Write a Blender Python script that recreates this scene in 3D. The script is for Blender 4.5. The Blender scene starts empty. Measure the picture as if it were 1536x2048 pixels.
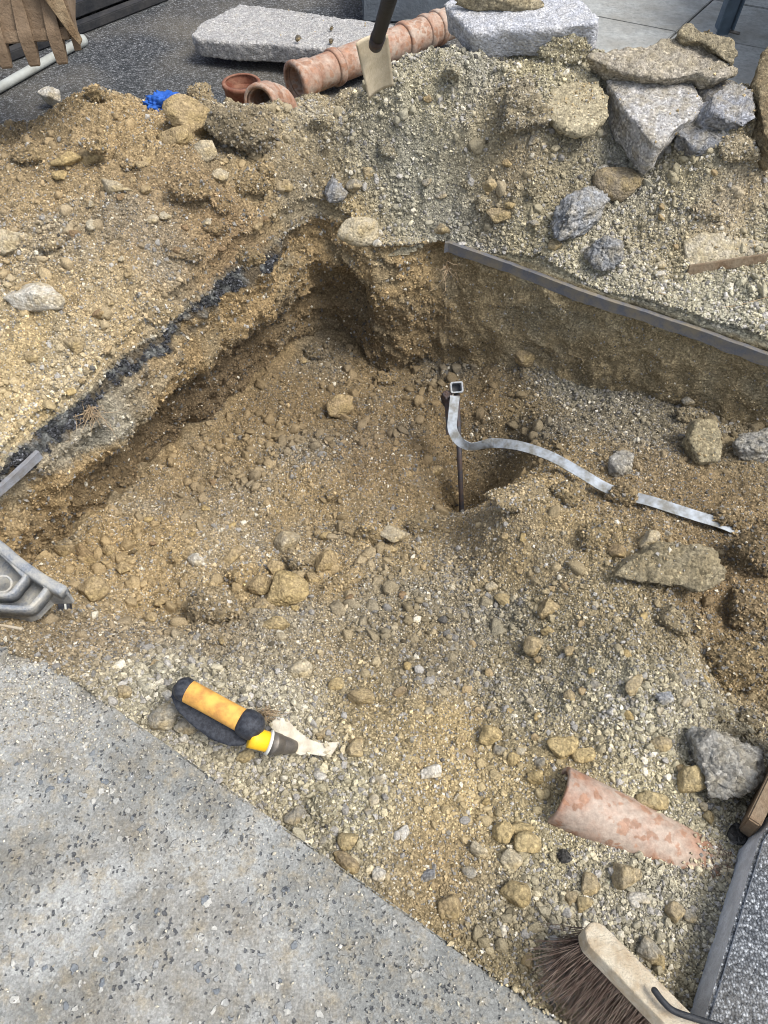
import bpy, bmesh, math, random
import numpy as np
from mathutils import Vector, Matrix

# ------------------------------------------------------------------ camera, sky, sun
C = bpy.context.scene
COL = C.collection
PITCH = math.radians(54.0); CAMH = 1.35; FPX = 1479.0        # focal length in pixels of a 1536x2048 picture
cd = bpy.data.cameras.new('camera'); cam = bpy.data.objects.new('camera', cd); COL.objects.link(cam)
cam.location = (0, 0, CAMH); cam.rotation_euler = (math.pi/2 - PITCH, 0, 0)
cd.sensor_fit = 'VERTICAL'; cd.sensor_height = 24.0; cd.lens = FPX/2048*24.0
cd.clip_start = 0.01; cd.clip_end = 500
C.camera = cam
W_ = bpy.data.worlds.new('World'); C.world = W_; W_.use_nodes = True
SUN_EL = math.radians(60); SUN_AZ = math.radians(112)          # azimuth from +Y towards +X
nt = W_.node_tree; bgn = nt.nodes['Background']
sky = nt.nodes.new('ShaderNodeTexSky'); sky.sky_type = 'NISHITA'; sky.sun_disc = False
sky.sun_elevation = SUN_EL; sky.sun_rotation = SUN_AZ; sky.air_density = 1.0; sky.dust_density = 2.5
hs_ = nt.nodes.new('ShaderNodeHueSaturation'); hs_.inputs['Saturation'].default_value = .5      # hazy overcast sky
nt.links.new(sky.outputs[0], hs_.inputs['Color']); nt.links.new(hs_.outputs[0], bgn.inputs[0]); bgn.inputs[1].default_value = 0.14
sl = bpy.data.lights.new('sun', 'SUN'); sun = bpy.data.objects.new('sun', sl); COL.objects.link(sun)
sl.energy = 1.9; sl.angle = math.radians(25); sl.color = (1.0, 0.95, 0.87)
sd = Vector((math.sin(SUN_AZ)*math.cos(SUN_EL), math.cos(SUN_AZ)*math.cos(SUN_EL), math.sin(SUN_EL)))
sun.rotation_euler = sd.to_track_quat('Z', 'Y').to_euler(); sun.location = sd*5
C.view_settings.view_transform = 'Standard'; C.view_settings.look = 'None'
C.view_settings.gamma = 1; C.view_settings.use_curve_mapping = False
C.view_settings.exposure = .88
C.cycles.filter_width = 1.0

# ------------------------------------------------------------------ helpers
RNG = np.random.default_rng(7); random.seed(7)
cP, sP = math.cos(PITCH), math.sin(PITCH)

def ray(u, v):
    return np.array([u-768.0, cP*FPX + sP*(1024-v), -sP*FPX + cP*(1024-v)])

def W(u, v, z=0.0):                       # point at height z seen at photo pixel (u, v)
    d = ray(u, v); t = (z-CAMH)/d[2]
    return np.array([d[0]*t, d[1]*t, z])

def lin(c):
    c = np.asarray(c, float)/255.0
    return np.where(c <= .04045, c/12.92, ((c+.055)/1.055)**2.4)

def _h(ix, iy, iz, seed):
    with np.errstate(over='ignore'):
        n = (ix.astype(np.uint32)*np.uint32(374761393) + iy.astype(np.uint32)*np.uint32(668265263)
             + iz.astype(np.uint32)*np.uint32(2147483647-19) + np.uint32(seed*974711 & 0xffffffff))
        n = (n ^ (n >> np.uint32(13)))*np.uint32(1274126177)
        n = n ^ (n >> np.uint32(16)); n = n*np.uint32(2246822519); n = n ^ (n >> np.uint32(15))
    return n.astype(np.float64)/4294967295.0

def vn3(p, seed=0):                       # value noise, -1..1
    p = p+4096.0
    i = np.floor(p).astype(np.int64); f = p-i; w = f*f*f*(f*(f*6-15)+10)
    i = i & 0xffffff
    r = 0
    for a in (0, 1):
        for b in (0, 1):
            for c in (0, 1):
                k = _h(i[:, 0]+a, i[:, 1]+b, i[:, 2]+c, seed)
                r = r + k*(w[:, 0] if a else 1-w[:, 0])*(w[:, 1] if b else 1-w[:, 1])*(w[:, 2] if c else 1-w[:, 2])
    return r*2-1

def fbm(p, scale, octs=4, gain=.5, seed=0, ridged=False):
    r = 0; a = 1; s = 1.0/scale; tot = 0
    for o in range(octs):
        n = vn3(p*s + 17.3*o, seed+o*7)
        r = r + a*((1-np.abs(n))*2-1 if ridged else n); tot += a; a *= gain; s *= 2.03
    return r/tot

def worley2(x, y, scale, seed=0):         # F1 distance and a random id value
    px, py = x/scale, y/scale; ix, iy = np.floor(px).astype(np.int64), np.floor(py).astype(np.int64)
    best = np.full(px.shape, 9.0); rid = np.zeros(px.shape)
    z = np.zeros_like(ix)
    for a in (-1, 0, 1):
        for b in (-1, 0, 1):
            cx, cy = (ix+a) & 0xffffff, (iy+b) & 0xffffff
            jx = ix+a+_h(cx, cy, z, seed); jy = iy+b+_h(cx, cy, z+1, seed)
            d = (jx-px)**2+(jy-py)**2; m = d < best
            best = np.where(m, d, best); rid = np.where(m, _h(cx, cy, z+2, seed), rid)
    return np.sqrt(best), rid

def mk(name, V, F, mat, parent=None, smooth=True, col=None):
    V = np.ascontiguousarray(V, dtype=np.float32); me = bpy.data.meshes.new(name)
    if isinstance(F, np.ndarray):
        k = F.shape[1]; n = F.shape[0]
        me.vertices.add(len(V)); me.vertices.foreach_set('co', V.ravel())
        me.loops.add(n*k); me.loops.foreach_set('vertex_index', np.ascontiguousarray(F, dtype=np.int32).ravel())
        me.polygons.add(n); me.polygons.foreach_set('loop_start', np.arange(0, n*k, k, dtype=np.int32))
        try: me.polygons.foreach_set('loop_total', np.full(n, k, dtype=np.int32))
        except Exception: pass
    else:
        me.from_pydata([tuple(map(float, v)) for v in V], [], [tuple(int(i) for i in f) for f in F])
    if col is not None:
        a = me.attributes.new('Col', 'FLOAT_COLOR', 'POINT')
        c4 = np.ones((len(V), 4), np.float32); c4[:, :3] = col; a.data.foreach_set('color', c4.ravel())
    me.update(calc_edges=True)
    me.polygons.foreach_set('use_smooth', np.full(len(me.polygons), smooth, dtype=bool))
    me.materials.append(mat)
    o = bpy.data.objects.new(name, me); COL.objects.link(o)
    if parent is not None: o.parent = parent
    return o

def tag(o, label=None, cat=None, group=None, kind=None):
    if label: o['label'] = label
    if cat: o['category'] = cat
    if group: o['group'] = group
    if kind: o['kind'] = kind
    return o

def empty(name, loc, label, cat, group=None):
    o = bpy.data.objects.new(name, None); COL.objects.link(o); o.location = tuple(float(a) for a in loc)
    o.empty_display_size = .05
    return tag(o, label, cat, group)

def part(name, V, F, mat, root, **k):     # V in world coordinates, stored relative to the root
    V = np.asarray(V, float) - np.array(root.location)
    return mk(name, V, F, mat, root, **k)

def recalc(o):
    bm = bmesh.new(); bm.from_mesh(o.data); bmesh.ops.recalc_face_normals(bm, faces=bm.faces); bm.to_mesh(o.data); bm.free()

# ---- materials
def nodes(name, rough=.9, spec=.2):
    m = bpy.data.materials.new(name); m.use_nodes = True; n = m.node_tree
    b = n.nodes['Principled BSDF']; b.inputs['Roughness'].default_value = rough
    b.inputs['Specular IOR Level'].default_value = spec
    return m, n, b
def tex(n, kind, scale, coord, **k):
    t = n.nodes.new('ShaderNodeTex'+kind); t.inputs['Scale'].default_value = scale
    for a, v in k.items():
        if a in ('feature', 'distance'): setattr(t, a, v)
        else: t.inputs[a].default_value = v
    n.links.new(coord, t.inputs['Vector']); return t
def ramp(n, src, stops):
    r = n.nodes.new('ShaderNodeValToRGB'); e = r.color_ramp.elements
    while len(e) < len(stops): e.new(.5)
    for i, (p, c) in enumerate(stops):
        e[i].position = p; e[i].color = (c, c, c, 1) if not hasattr(c, '__len__') else (*c, 1)
    n.links.new(src, r.inputs[0]); return r.outputs[0]
def mix(n, fac, a, b, mode='MIX'):
    m = n.nodes.new('ShaderNodeMix'); m.data_type = 'RGBA'; m.blend_type = mode
    for i_, v in ((0, fac), (6, a), (7, b)):
        s = m.inputs[i_]
        if isinstance(v, bpy.types.NodeSocket): n.links.new(v, s)
        elif hasattr(v, '__len__'): s.default_value = (*[float(q) for q in v], 1) if len(v) == 3 else v
        else: s.default_value = v if i_ == 0 else (v, v, v, 1)
    return m.outputs[2]
def math_(n, op, a, b=0.0):
    m = n.nodes.new('ShaderNodeMath'); m.operation = op
    for s, v in ((m.inputs[0], a), (m.inputs[1], b)):
        if isinstance(v, bpy.types.NodeSocket): n.links.new(v, s)
        else: s.default_value = v
    return m.outputs[0]
def bump(n, b, hs):                       # hs: list of (height socket, distance in metres)
    prev = None
    for h, dist in hs:
        x = n.nodes.new('ShaderNodeBump'); x.inputs['Strength'].default_value = 1; x.inputs['Distance'].default_value = dist
        n.links.new(h, x.inputs['Height'])
        if prev: n.links.new(prev, x.inputs['Normal'])
        prev = x.outputs[0]
    n.links.new(prev, b.inputs['Normal'])
def objco(n): return n.nodes.new('ShaderNodeTexCoord').outputs['Object']

def mat_soil(name, use_grit=True):
    m, n, b = nodes(name, .95, .12); co = objco(n)
    at = n.nodes.new('ShaderNodeAttribute'); at.attribute_name = 'Col'
    n1 = tex(n, 'Noise', 9, co, Detail=6.0, Roughness=.65)
    n2 = tex(n, 'Noise', 160, co, Detail=5.0, Roughness=.75)
    v1 = tex(n, 'Voronoi', 190, co); v2 = tex(n, 'Voronoi', 420, co)
    c = mix(n, 1.0, at.outputs['Color'], ramp(n, n1.outputs[0], [(.3, .78), (.7, 1.2)]), 'MULTIPLY')
    c = mix(n, 1.0, c, ramp(n, n2.outputs[0], [(.3, .6), (.72, 1.42)]), 'MULTIPLY')
    g = n.nodes.new('ShaderNodeSeparateColor'); n.links.new(v1.outputs['Color'], g.inputs[0])
    c = mix(n, .6, c, mix(n, 1.0, c, ramp(n, g.outputs[0], [(0, .55), (.6, 1.0), (1, 1.9)]), 'MULTIPLY'))
    n.links.new(c, b.inputs['Base Color'])
    bump(n, b, [(n2.outputs[0], .005), (math_(n, 'SUBTRACT', 1.0, v1.outputs[0]), .0035), (math_(n, 'SUBTRACT', 1.0, v2.outputs[0]), .0012)])
    return m

def mat_grit(name):
    m, n, b = nodes(name, .9, .2); co = objco(n)
    at = n.nodes.new('ShaderNodeAttribute'); at.attribute_name = 'Col'
    n2 = tex(n, 'Noise', 300, co, Detail=3.0)
    c = mix(n, 1.0, at.outputs['Color'], ramp(n, n2.outputs[0], [(.3, .72), (.7, 1.25)]), 'MULTIPLY')
    n.links.new(c, b.inputs['Base Color']); bump(n, b, [(n2.outputs[0], .0015)])
    return m

def mat_rock(name, dust=(.38, .27, .14), dustiness=.5, speck=0.0, pit=.003):
    m, n, b = nodes(name, .9, .2); co = objco(n)
    oi = n.nodes.new('ShaderNodeObjectInfo')
    n1 = tex(n, 'Noise', 22, co, Detail=7.0, Roughness=.65); n2 = tex(n, 'Noise', 130, co, Detail=6.0, Roughness=.75)
    v1 = tex(n, 'Voronoi', 150, co); v2 = tex(n, 'Voronoi', 60, co)
    c = oi.outputs['Color']
    c = mix(n, math_(n, 'MULTIPLY', ramp(n, n1.outputs[0], [(.42, 0.0), (.62, 1.0)]), dustiness), c, dust)
    c = mix(n, 1.0, c, ramp(n, n2.outputs[0], [(.28, .58), (.72, 1.4)]), 'MULTIPLY')
    if speck:
        g = n.nodes.new('ShaderNodeSeparateColor'); n.links.new(v1.outputs['Color'], g.inputs[0])
        c = mix(n, speck, c, mix(n, 1.0, c, ramp(n, g.outputs[0], [(0, .25), (.35, .85), (.8, 1.1), (1, 2.0)]), 'MULTIPLY'))
    n.links.new(c, b.inputs['Base Color'])
    hs = [(n1.outputs[0], .008), (n2.outputs[0], pit)]
    if speck: hs.append((math_(n, 'SUBTRACT', 1.0, v1.outputs[0]), .003))
    bump(n, b, hs)
    return m

def mat_paving(name, base=(.225, .23, .218), light=(.36, .365, .35), tan=(.33, .28, .19), dark=(.055, .06, .07), tanamt=.75):
    m, n, b = nodes(name, .85, .3); co = objco(n)
    big = tex(n, 'Noise', 3.2, co, Detail=5.0, Roughness=.6); mid = tex(n, 'Noise', 28, co, Detail=6.0, Roughness=.7)
    fine = tex(n, 'Noise', 260, co, Detail=5.0, Roughness=.8)
    wco = mix(n, .028, co, tex(n, 'Noise', 55, co, Detail=3.0).outputs['Color']); wc2 = mix(n, .014, co, tex(n, 'Noise', 130, co, Detail=3.0).outputs['Color'])
    va = tex(n, 'Voronoi', 64, wco); vb = tex(n, 'Voronoi', 112, wc2); vc = tex(n, 'Voronoi', 240, co)
    c = mix(n, ramp(n, big.outputs[0], [(.44, 0.0), (.58, 1.0)]), base, light)
    c = mix(n, math_(n, 'MULTIPLY', ramp(n, mid.outputs[0], [(.48, 0.0), (.68, 1.0)]), tanamt), c, tan)
    bg2 = tex(n, 'Noise', 5.5, co, Detail=8.0, Roughness=.72, Distortion=.6)
    c = mix(n, math_(n, 'MULTIPLY', ramp(n, bg2.outputs[0], [(.48, 0.0), (.62, 1.0)]), .6), c, (.17, .155, .125))
    c = mix(n, 1.0, c, ramp(n, fine.outputs[0], [(.3, .6), (.7, 1.38)]), 'MULTIPLY')
    # embedded stones: some voronoi cells are blue-grey or pale pebbles
    sa = n.nodes.new('ShaderNodeSeparateColor'); n.links.new(va.outputs['Color'], sa.inputs[0])
    cell = mix(n, ramp(n, sa.outputs[1], [(.2, 0.0), (.8, 1.0)]), (.17, .19, .21), (.50, .49, .45))
    stone = math_(n, 'MULTIPLY', ramp(n, sa.outputs[0], [(.66, 0.0), (.69, 1.0)]), ramp(n, va.outputs[0], [(.32, 1.0), (.42, 0.0)]))
    c = mix(n, math_(n, 'MULTIPLY', math_(n, 'MULTIPLY', stone, .95), ramp(n, tex(n, 'Noise', 4.2, co, Detail=3.0).outputs[0], [(.4, .15), (.58, 1.0)])), c, cell)
    # dark chips and pits
    sb = n.nodes.new('ShaderNodeSeparateColor'); n.links.new(vb.outputs['Color'], sb.inputs[0])
    wob = math_(n, 'ADD', vb.outputs[0], math_(n, 'MULTIPLY', mid.outputs[0], .35))
    chip = math_(n, 'MULTIPLY', ramp(n, sb.outputs[0], [(.64, 0.0), (.66, 1.0)]), ramp(n, math_(n, 'ADD', wob, math_(n, 'MULTIPLY', tex(n, 'Noise', 7, co, Detail=2.0).outputs[0], .5)), [(.66, 1.0), (.74, 0.0)]))
    c = mix(n, math_(n, 'MULTIPLY', chip, .8), c, dark)
    sc = n.nodes.new('ShaderNodeSeparateColor'); n.links.new(vc.outputs['Color'], sc.inputs[0])
    c = mix(n, .4, c, mix(n, 1.0, c, ramp(n, sc.outputs[0], [(0, .45), (.4, .95), (.85, 1.1), (1, 1.7)]), 'MULTIPLY'))
    n.links.new(c, b.inputs['Base Color'])
    bump(n, b, [(mid.outputs[0], .006), (fine.outputs[0], .0022), (math_(n, 'SUBTRACT', stone, math_(n, 'MULTIPLY', chip, 1.6)), .0018)])
    return m

def mat_asphalt(name, a=(.035, .04, .045), hi=(.34, .36, .38), sc=150):
    m, n, b = nodes(name, .85, .3); co = objco(n)
    big = tex(n, 'Noise', 1.6, co, Detail=4.0); fine = tex(n, 'Noise', 240, co, Detail=4.0, Roughness=.7)
    v = tex(n, 'Voronoi', sc, co); s = n.nodes.new('ShaderNodeSeparateColor'); n.links.new(v.outputs['Color'], s.inputs[0])
    c = mix(n, ramp(n, s.outputs[0], [(.0, 0.0), (.45, .22), (.8, .5), (1, 1.0)]), a, hi)
    c = mix(n, 1.0, c, ramp(n, v.outputs[0], [(.25, 1.0), (.6, .45)]), 'MULTIPLY')
    c = mix(n, math_(n, 'MULTIPLY', ramp(n, big.outputs[0], [(.42, 0.0), (.6, 1.0)]), .4), c, (.21, .185, .14))
    c = mix(n, 1.0, c, ramp(n, fine.outputs[0], [(.3, .6), (.7, 1.4)]), 'MULTIPLY')
    n.links.new(c, b.inputs['Base Color'])
    bump(n, b, [(math_(n, 'SUBTRACT', 1.0, v.outputs[0]), .004), (fine.outputs[0], .002)])
    return m

def mat_plain(name, col, rough=.6, spec=.3, metal=0, dirt=None, dirtamt=.5, dscale=30, bumpd=.001, var=.3, stretch=None):
    m, n, b = nodes(name, rough, spec); b.inputs['Metallic'].default_value = metal; co = objco(n)
    if stretch:
        mp = n.nodes.new('ShaderNodeMapping'); mp.inputs['Scale'].default_value = stretch; n.links.new(co, mp.inputs[0]); co2 = mp.outputs[0]
    else: co2 = co
    n1 = tex(n, 'Noise', dscale, co2, Detail=7.0, Roughness=.68); n2 = tex(n, 'Noise', dscale*8, co2, Detail=4.0, Roughness=.7)
    c = mix(n, 1.0, tuple(col), ramp(n, n2.outputs[0], [(.3, 1-var), (.7, 1+var)]), 'MULTIPLY')
    if dirt is not None:
        f = ramp(n, n1.outputs[0], [(.4, 0.0), (.62, 1.0)])
        c = mix(n, math_(n, 'MULTIPLY', f, dirtamt), c, tuple(dirt))
        n.links.new(math_(n, 'ADD', math_(n, 'MULTIPLY', f, .35*dirtamt), rough), b.inputs['Roughness'])
    n.links.new(c, b.inputs['Base Color']); bump(n, b, [(n1.outputs[0], bumpd*2), (n2.outputs[0], bumpd)])
    return m

def mat_clay(name):
    m, n, b = nodes(name, .62, .35); co = objco(n)
    n1 = tex(n, 'Noise', 14, co, Detail=6.0, Roughness=.6); n2 = tex(n, 'Noise', 90, co, Detail=5.0, Roughness=.7)
    wv = mix(n, .035, co, tex(n, 'Noise', 60, co, Detail=5.0).outputs['Color'])
    v = tex(n, 'Voronoi', 46, wv); s = n.nodes.new('ShaderNodeSeparateColor'); n.links.new(v.outputs['Color'], s.inputs[0])
    c = mix(n, ramp(n, n1.outputs[0], [(.38, 0.0), (.6, 1.0)]), lin((176, 138, 116)), lin((190, 172, 156)))
    blot = math_(n, 'MULTIPLY', ramp(n, s.outputs[0], [(.22, 0.0), (.3, 1.0)]), ramp(n, v.outputs[0], [(.36, 1.0), (.52, 0.0)]))
    c = mix(n, math_(n, 'MULTIPLY', blot, .7), c, mix(n, s.outputs[1], lin((150, 106, 78)), lin((180, 134, 104))))
    c = mix(n, 1.0, c, ramp(n, n2.outputs[0], [(.3, .55), (.7, .95)]), 'MULTIPLY')
    n.links.new(c, b.inputs['Base Color']); bump(n, b, [(n2.outputs[0], .0012)])
    return m

M = {}
M['soil'] = mat_soil('soil'); M['grit'] = mat_grit('grit')
M['stone'] = mat_rock('stone', lin((164, 144, 100)), .6, .35, .005)
M['clod'] = mat_rock('clod', lin((160, 140, 96)), .25, .55, .008)
M['concrete_rock'] = mat_rock('broken_concrete', lin((158, 146, 118)), .55, .6, .007)
M['slab_white'] = mat_rock('pale_concrete', lin((190, 186, 178)), .4, .42, .004)
M['paving'] = mat_paving('exposed_aggregate_concrete')
M['granite'] = mat_asphalt('speckled_concrete', (.075, .085, .10), (.56, .59, .62), 230)
M['slabside'] = mat_plain('sawn_concrete_side', lin((212, 216, 222)), .8, .2, 0, lin((166, 168, 172)), .6, 26, .0025, .25)
M['asphalt'] = mat_asphalt('asphalt', (.035, .04, .044), (.27, .28, .29), 135)
M['tar'] = mat_rock('broken_asphalt', (.09, .095, .105), .45, .9, .008)
M['clay'] = mat_clay('clay_pipe')
M['clay_in'] = mat_plain('clay_pipe_inside', lin((112, 66, 50)), .7, .3, 0, lin((150, 120, 100)), .5, 18, .001, .2)
M['flagstone'] = mat_plain('flagstone', lin((150, 152, 150)), .85, .2, 0, lin((122, 118, 108)), .5, 6, .002, .3)
M['wood'] = mat_plain('pale_wood', lin((196, 186, 166)), .85, .15, 0, lin((156, 132, 100)), .6, 34, .0022, .22)
M['board'] = mat_plain('weathered_board', lin((112, 92, 72)), .85, .2, 0, lin((140, 130, 112)), .6, 12, .002, .25)
M['bristle'] = mat_plain('bristle', lin((84, 68, 60)), .7, .25, 0, lin((140, 126, 114)), .6, 60, .0003, .4)
M['black'] = mat_plain('black_plastic', lin((22, 26, 36)), .42, .45, 0, lin((84, 88, 96)), .45, 130, .0006, .2)
M['blackrod'] = mat_plain('black_painted_steel', lin((20, 23, 28)), .35, .5, 0, lin((70, 74, 80)), .3, 90, .0006, .2)
M['orange'] = mat_plain('orange_grip', lin((222, 170, 84)), .6, .3, 0, lin((158, 112, 66)), .75, 34, .0005, .06)
M['yellow'] = mat_plain('yellow_plastic', lin((236, 186, 30)), .4, .4, 0, lin((180, 140, 50)), .3, 40, .0003, .05)
M['white'] = mat_plain('white_plastic', lin((214, 216, 210)), .5, .4, 0, lin((160, 155, 140)), .4, 40, .0003, .05)
M['ferrule'] = mat_plain('grey_steel', lin((112, 108, 104)), .38, .5, .7, lin((140, 130, 115)), .5, 50, .0005, .15)
M['dustysteel'] = mat_plain('dusty_steel', lin((205, 198, 182)), .7, .3, .1, lin((150, 138, 115)), .5, 40, .001, .15)
M['strap'] = mat_plain('galvanised_strap', lin((166, 173, 180)), .6, .4, .2, lin((116, 112, 100)), .8, 34, .0008, .12)
M['rod'] = mat_plain('dark_steel_rod', lin((58, 60, 66)), .5, .4, .4, lin((96, 74, 60)), .6, 40, .0008, .2)
M['castmetal'] = mat_plain('dirty_cast_metal', lin((138, 144, 152)), .55, .4, .35, lin((200, 194, 178)), .75, 22, .0016, .18)
M['bucket'] = mat_plain('muddy_bucket_steel', lin((126, 108, 88)), .7, .3, .1, lin((92, 76, 60)), .7, 13, .003, .22)
M['bucketmud'] = mat_plain('dried_mud_steel', lin((150, 132, 106)), .85, .2, 0, lin((104, 84, 62)), .8, 16, .004, .25)
M['blue'] = mat_plain('blue_painted_steel', lin((34, 70, 165)), .45, .4, 0, lin((36, 44, 66)), .5, 7, .0006, .1)
M['darkmetal'] = mat_plain('black_skid', lin((36, 38, 42)), .7, .3, 0, lin((74, 72, 70)), .5, 10, .001, .2)
M['pvc'] = mat_plain('grey_pvc', lin((168, 172, 168)), .6, .3, 0, lin((118, 116, 104)), .5, 14, .0008, .12)
M['edge'] = mat_plain('grey_cut_edge', lin((98, 100, 106)), .7, .3, 0, lin((132, 122, 102)), .75, 24, .0012, .12)
M['edgepale'] = mat_plain('pale_cut_edge', lin((140, 143, 150)), .7, .3, 0, lin((110, 104, 94)), .6, 30, .002, .2)
M['cloth'] = mat_plain('blue_cloth', lin((44, 98, 186)), .6, .3, 0, lin((24, 60, 130)), .5, 30, .001, .1)
M['spade'] = mat_plain('pale_spade_blade', lin((196, 184, 160)), .6, .3, .1, lin((150, 136, 110)), .5, 24, .0008, .14)
M['root'] = mat_plain('dry_root', lin((170, 150, 122)), .85, .1, 0, None, 0, 60, .0003, .3)
M['greypost'] = mat_plain('painted_grey_steel', lin((88, 104, 118)), .5, .4, .2, lin((60, 66, 72)), .5, 16, .0006, .12)
M['block'] = mat_plain('grey_concrete_block', lin((112, 120, 128)), .85, .2, 0, lin((86, 90, 94)), .5, 9, .002, .2)

# ------------------------------------------------------------------ terrain functions
def rbf(P, vals, X, Y, smooth=1e-4):
    P = np.asarray(P, float); vals = np.asarray(vals, float); n = len(P)
    def K(r2): return .5*r2*np.log(r2+1e-9)
    D = ((P[:, None]-P[None])**2).sum(-1); A = K(D) + np.eye(n)*smooth
    Q = np.hstack([np.ones((n, 1)), P]); S = np.block([[A, Q], [Q.T, np.zeros((3, 3))]])
    w = np.linalg.solve(S, np.r_[vals, 0, 0, 0])
    out = w[n] + w[n+1]*X + w[n+2]*Y
    for i in range(n): out = out + w[i]*K((X-P[i, 0])**2+(Y-P[i, 1])**2)
    return out

GX = np.arange(-3.6, 3.6001, .02); GY = np.arange(-1.2, 5.6001, .02)
gx, gy = np.meshgrid(GX, GY)
def gridf(G, x, y):
    fx = np.clip((np.asarray(x)-GX[0])/.02, 0, len(GX)-1.001); fy = np.clip((np.asarray(y)-GY[0])/.02, 0, len(GY)-1.001)
    ix, iy = fx.astype(int), fy.astype(int); a, b = fx-ix, fy-iy
    return (G[iy, ix]*(1-a)*(1-b)+G[iy, ix+1]*a*(1-b)+G[iy+1, ix]*(1-a)*b+G[iy+1, ix+1]*a*b)

IN = [(200,1050,-.37),(350,950,-.42),(450,850,-.44),(600,750,-.47),(700,700,-.48),(560,780,-.46),(600,900,-.42),(750,850,-.41),(850,850,-.43),
 (450,1050,-.39),(600,1050,-.39),(750,1000,-.39),(860,950,-.44),(918,1030,-.58),(935,985,-.56),(885,1010,-.48),(965,945,-.52),(990,905,-.48),(150,1150,-.35),(300,1150,-.36),(450,1180,-.31),
 (600,1180,-.31),(750,1100,-.36),(850,1060,-.40),(100,1235,-.20),(250,1262,-.22),(400,1275,-.19),(600,1280,-.2),(750,1230,-.27),(160,1290,-.07),
 (200,1310,-.05),(400,1370,-.07),(600,1400,-.09),(300,1420,-.05),(500,1560,-.07),(650,1500,-.08),(700,1660,-.06),(800,1600,-.08),(900,1800,-.065),
 (1000,1950,-.07),(1100,1850,-.07),(1200,1700,-.08),(1000,1600,-.1),(1300,1900,-.07),(1350,1700,-.08),(1400,1600,-.09),(850,1200,-.27),(945,1100,-.27),
 (985,1050,-.19),(1035,1000,-.14),(1060,950,-.14),(1150,1000,-.15),(1200,900,-.22),(1300,950,-.18),(1400,1000,-.17),(1100,1150,-.16),(1250,1100,-.12),
 (1300,1200,-.12),(1150,1300,-.13),(1350,1350,-.07),(1000,1300,-.2),(900,1400,-.15),(1050,1450,-.11),(1250,1480,-.08),(1000,700,-.35),(1100,760,-.33),
 (1200,790,-.31),(1300,820,-.28),(1500,850,-.25),(950,790,-.42),(985,870,-.42),(1060,870,-.33),(1130,840,-.30),(1450,910,-.2),(1500,1290,-.17),
 (1470,1390,-.19),(1500,1420,-.18),(1520,1200,-.12),(1530,1000,-.17),(1660,1100,-.15),(1660,1400,-.15),(1660,900,-.22),(850,770,-.46),(780,700,-.48),(-100,1130,-.34),(-100,1250,-.1)]
pin = [W(u, v, z) for u, v, z in IN]
pin += [np.array(q) for q in [(.4,-.3,-.08),(.1,-.3,-.08),(1.4,.6,-.12),(1.4,0,-.1),(-1.2,.9,-.2),(-1.6,.8,-.15),(0,2.4,-.42),(1.6,1.3,-.2),(-.6,2.0,-.36)]]
Gin = rbf([p[:2] for p in pin], [p[2] for p in pin], gx, gy)

OUT = [(0,945,.02),(130,835,.03),(260,705,.03),(330,665,.035),(440,575,.035),(600,465,.04),(50,780,.06),(50,700,.08),(200,600,.12),(100,500,.17),(300,500,.16),
 (200,400,.22),(400,400,.2),(500,430,.12),(500,330,.2),(50,330,.22),(300,300,.26),(450,290,.24),(550,300,.2),(0,262,.22),(100,238,.24),(200,198,.28),(300,215,.26),
 (380,215,.27),(480,220,.24),(540,225,.2),(620,430,.06),(700,445,.04),(600,300,.17),(650,250,.16),(600,240,.14),(700,350,.14),(700,220,.24),(800,420,.06),(850,455,.03),
 (750,180,.32),(830,125,.36),(900,108,.37),(850,250,.27),(900,350,.16),(1000,125,.38),(1000,250,.3),(1000,400,.12),(1130,85,.39),(1190,120,.35),(1100,200,.33),
 (1100,300,.24),(1200,300,.21),(1150,400,.12),(1100,500,.05),(1250,400,.12),(1300,350,.17),(1400,295,.27),(1480,283,.29),(1536,290,.29),(1400,400,.17),(1500,450,.13),
 (1400,550,.05),(1200,560,.03),(950,465,.03),(1000,495,.03),(1300,595,.03),(1500,645,.04),(1536,680,.03),(1300,200,.24),(1400,160,.22),(1480,200,.2),(1650,400,.2),(1650,600,.08),(1700,280,.28)]
pout = [W(u, v, z) for u, v, z in OUT]
for u, v, z in [(0,262,.22),(100,238,.24),(200,198,.28),(300,215,.26),(420,215,.27),(540,225,.2),(620,235,.14),(750,180,.32),(900,108,.37),(1130,85,.39),(1250,110,.3),(1400,120,.22),(1536,180,.2),(1700,200,.2)]:
    p = W(u, v, z); pout += [p+np.array([0, .35, -z-.01+.04]), p+np.array([0, .6, -z-.05]), p+np.array([0, 1.2, -z-.08])]
pout += [np.array(q) for q in [(-2.6,2.6,-.05),(-2.8,1.6,.0),(-1.9,1.9,.15),(-2.2,1.2,.05),(-1.5,1.2,.05),(-3.4,.5,-.05),(-3.4,3.5,-.1),(3.4,4,-.08),(2.6,2.4,.1),(3.2,1.5,.0),(2.4,1.4,.1),(0,5.2,-.1)]]
Gout = rbf([p[:2] for p in pout], [p[2] for p in pout], gx, gy)
Gout = np.clip(Gout, -.12, .6)

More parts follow.
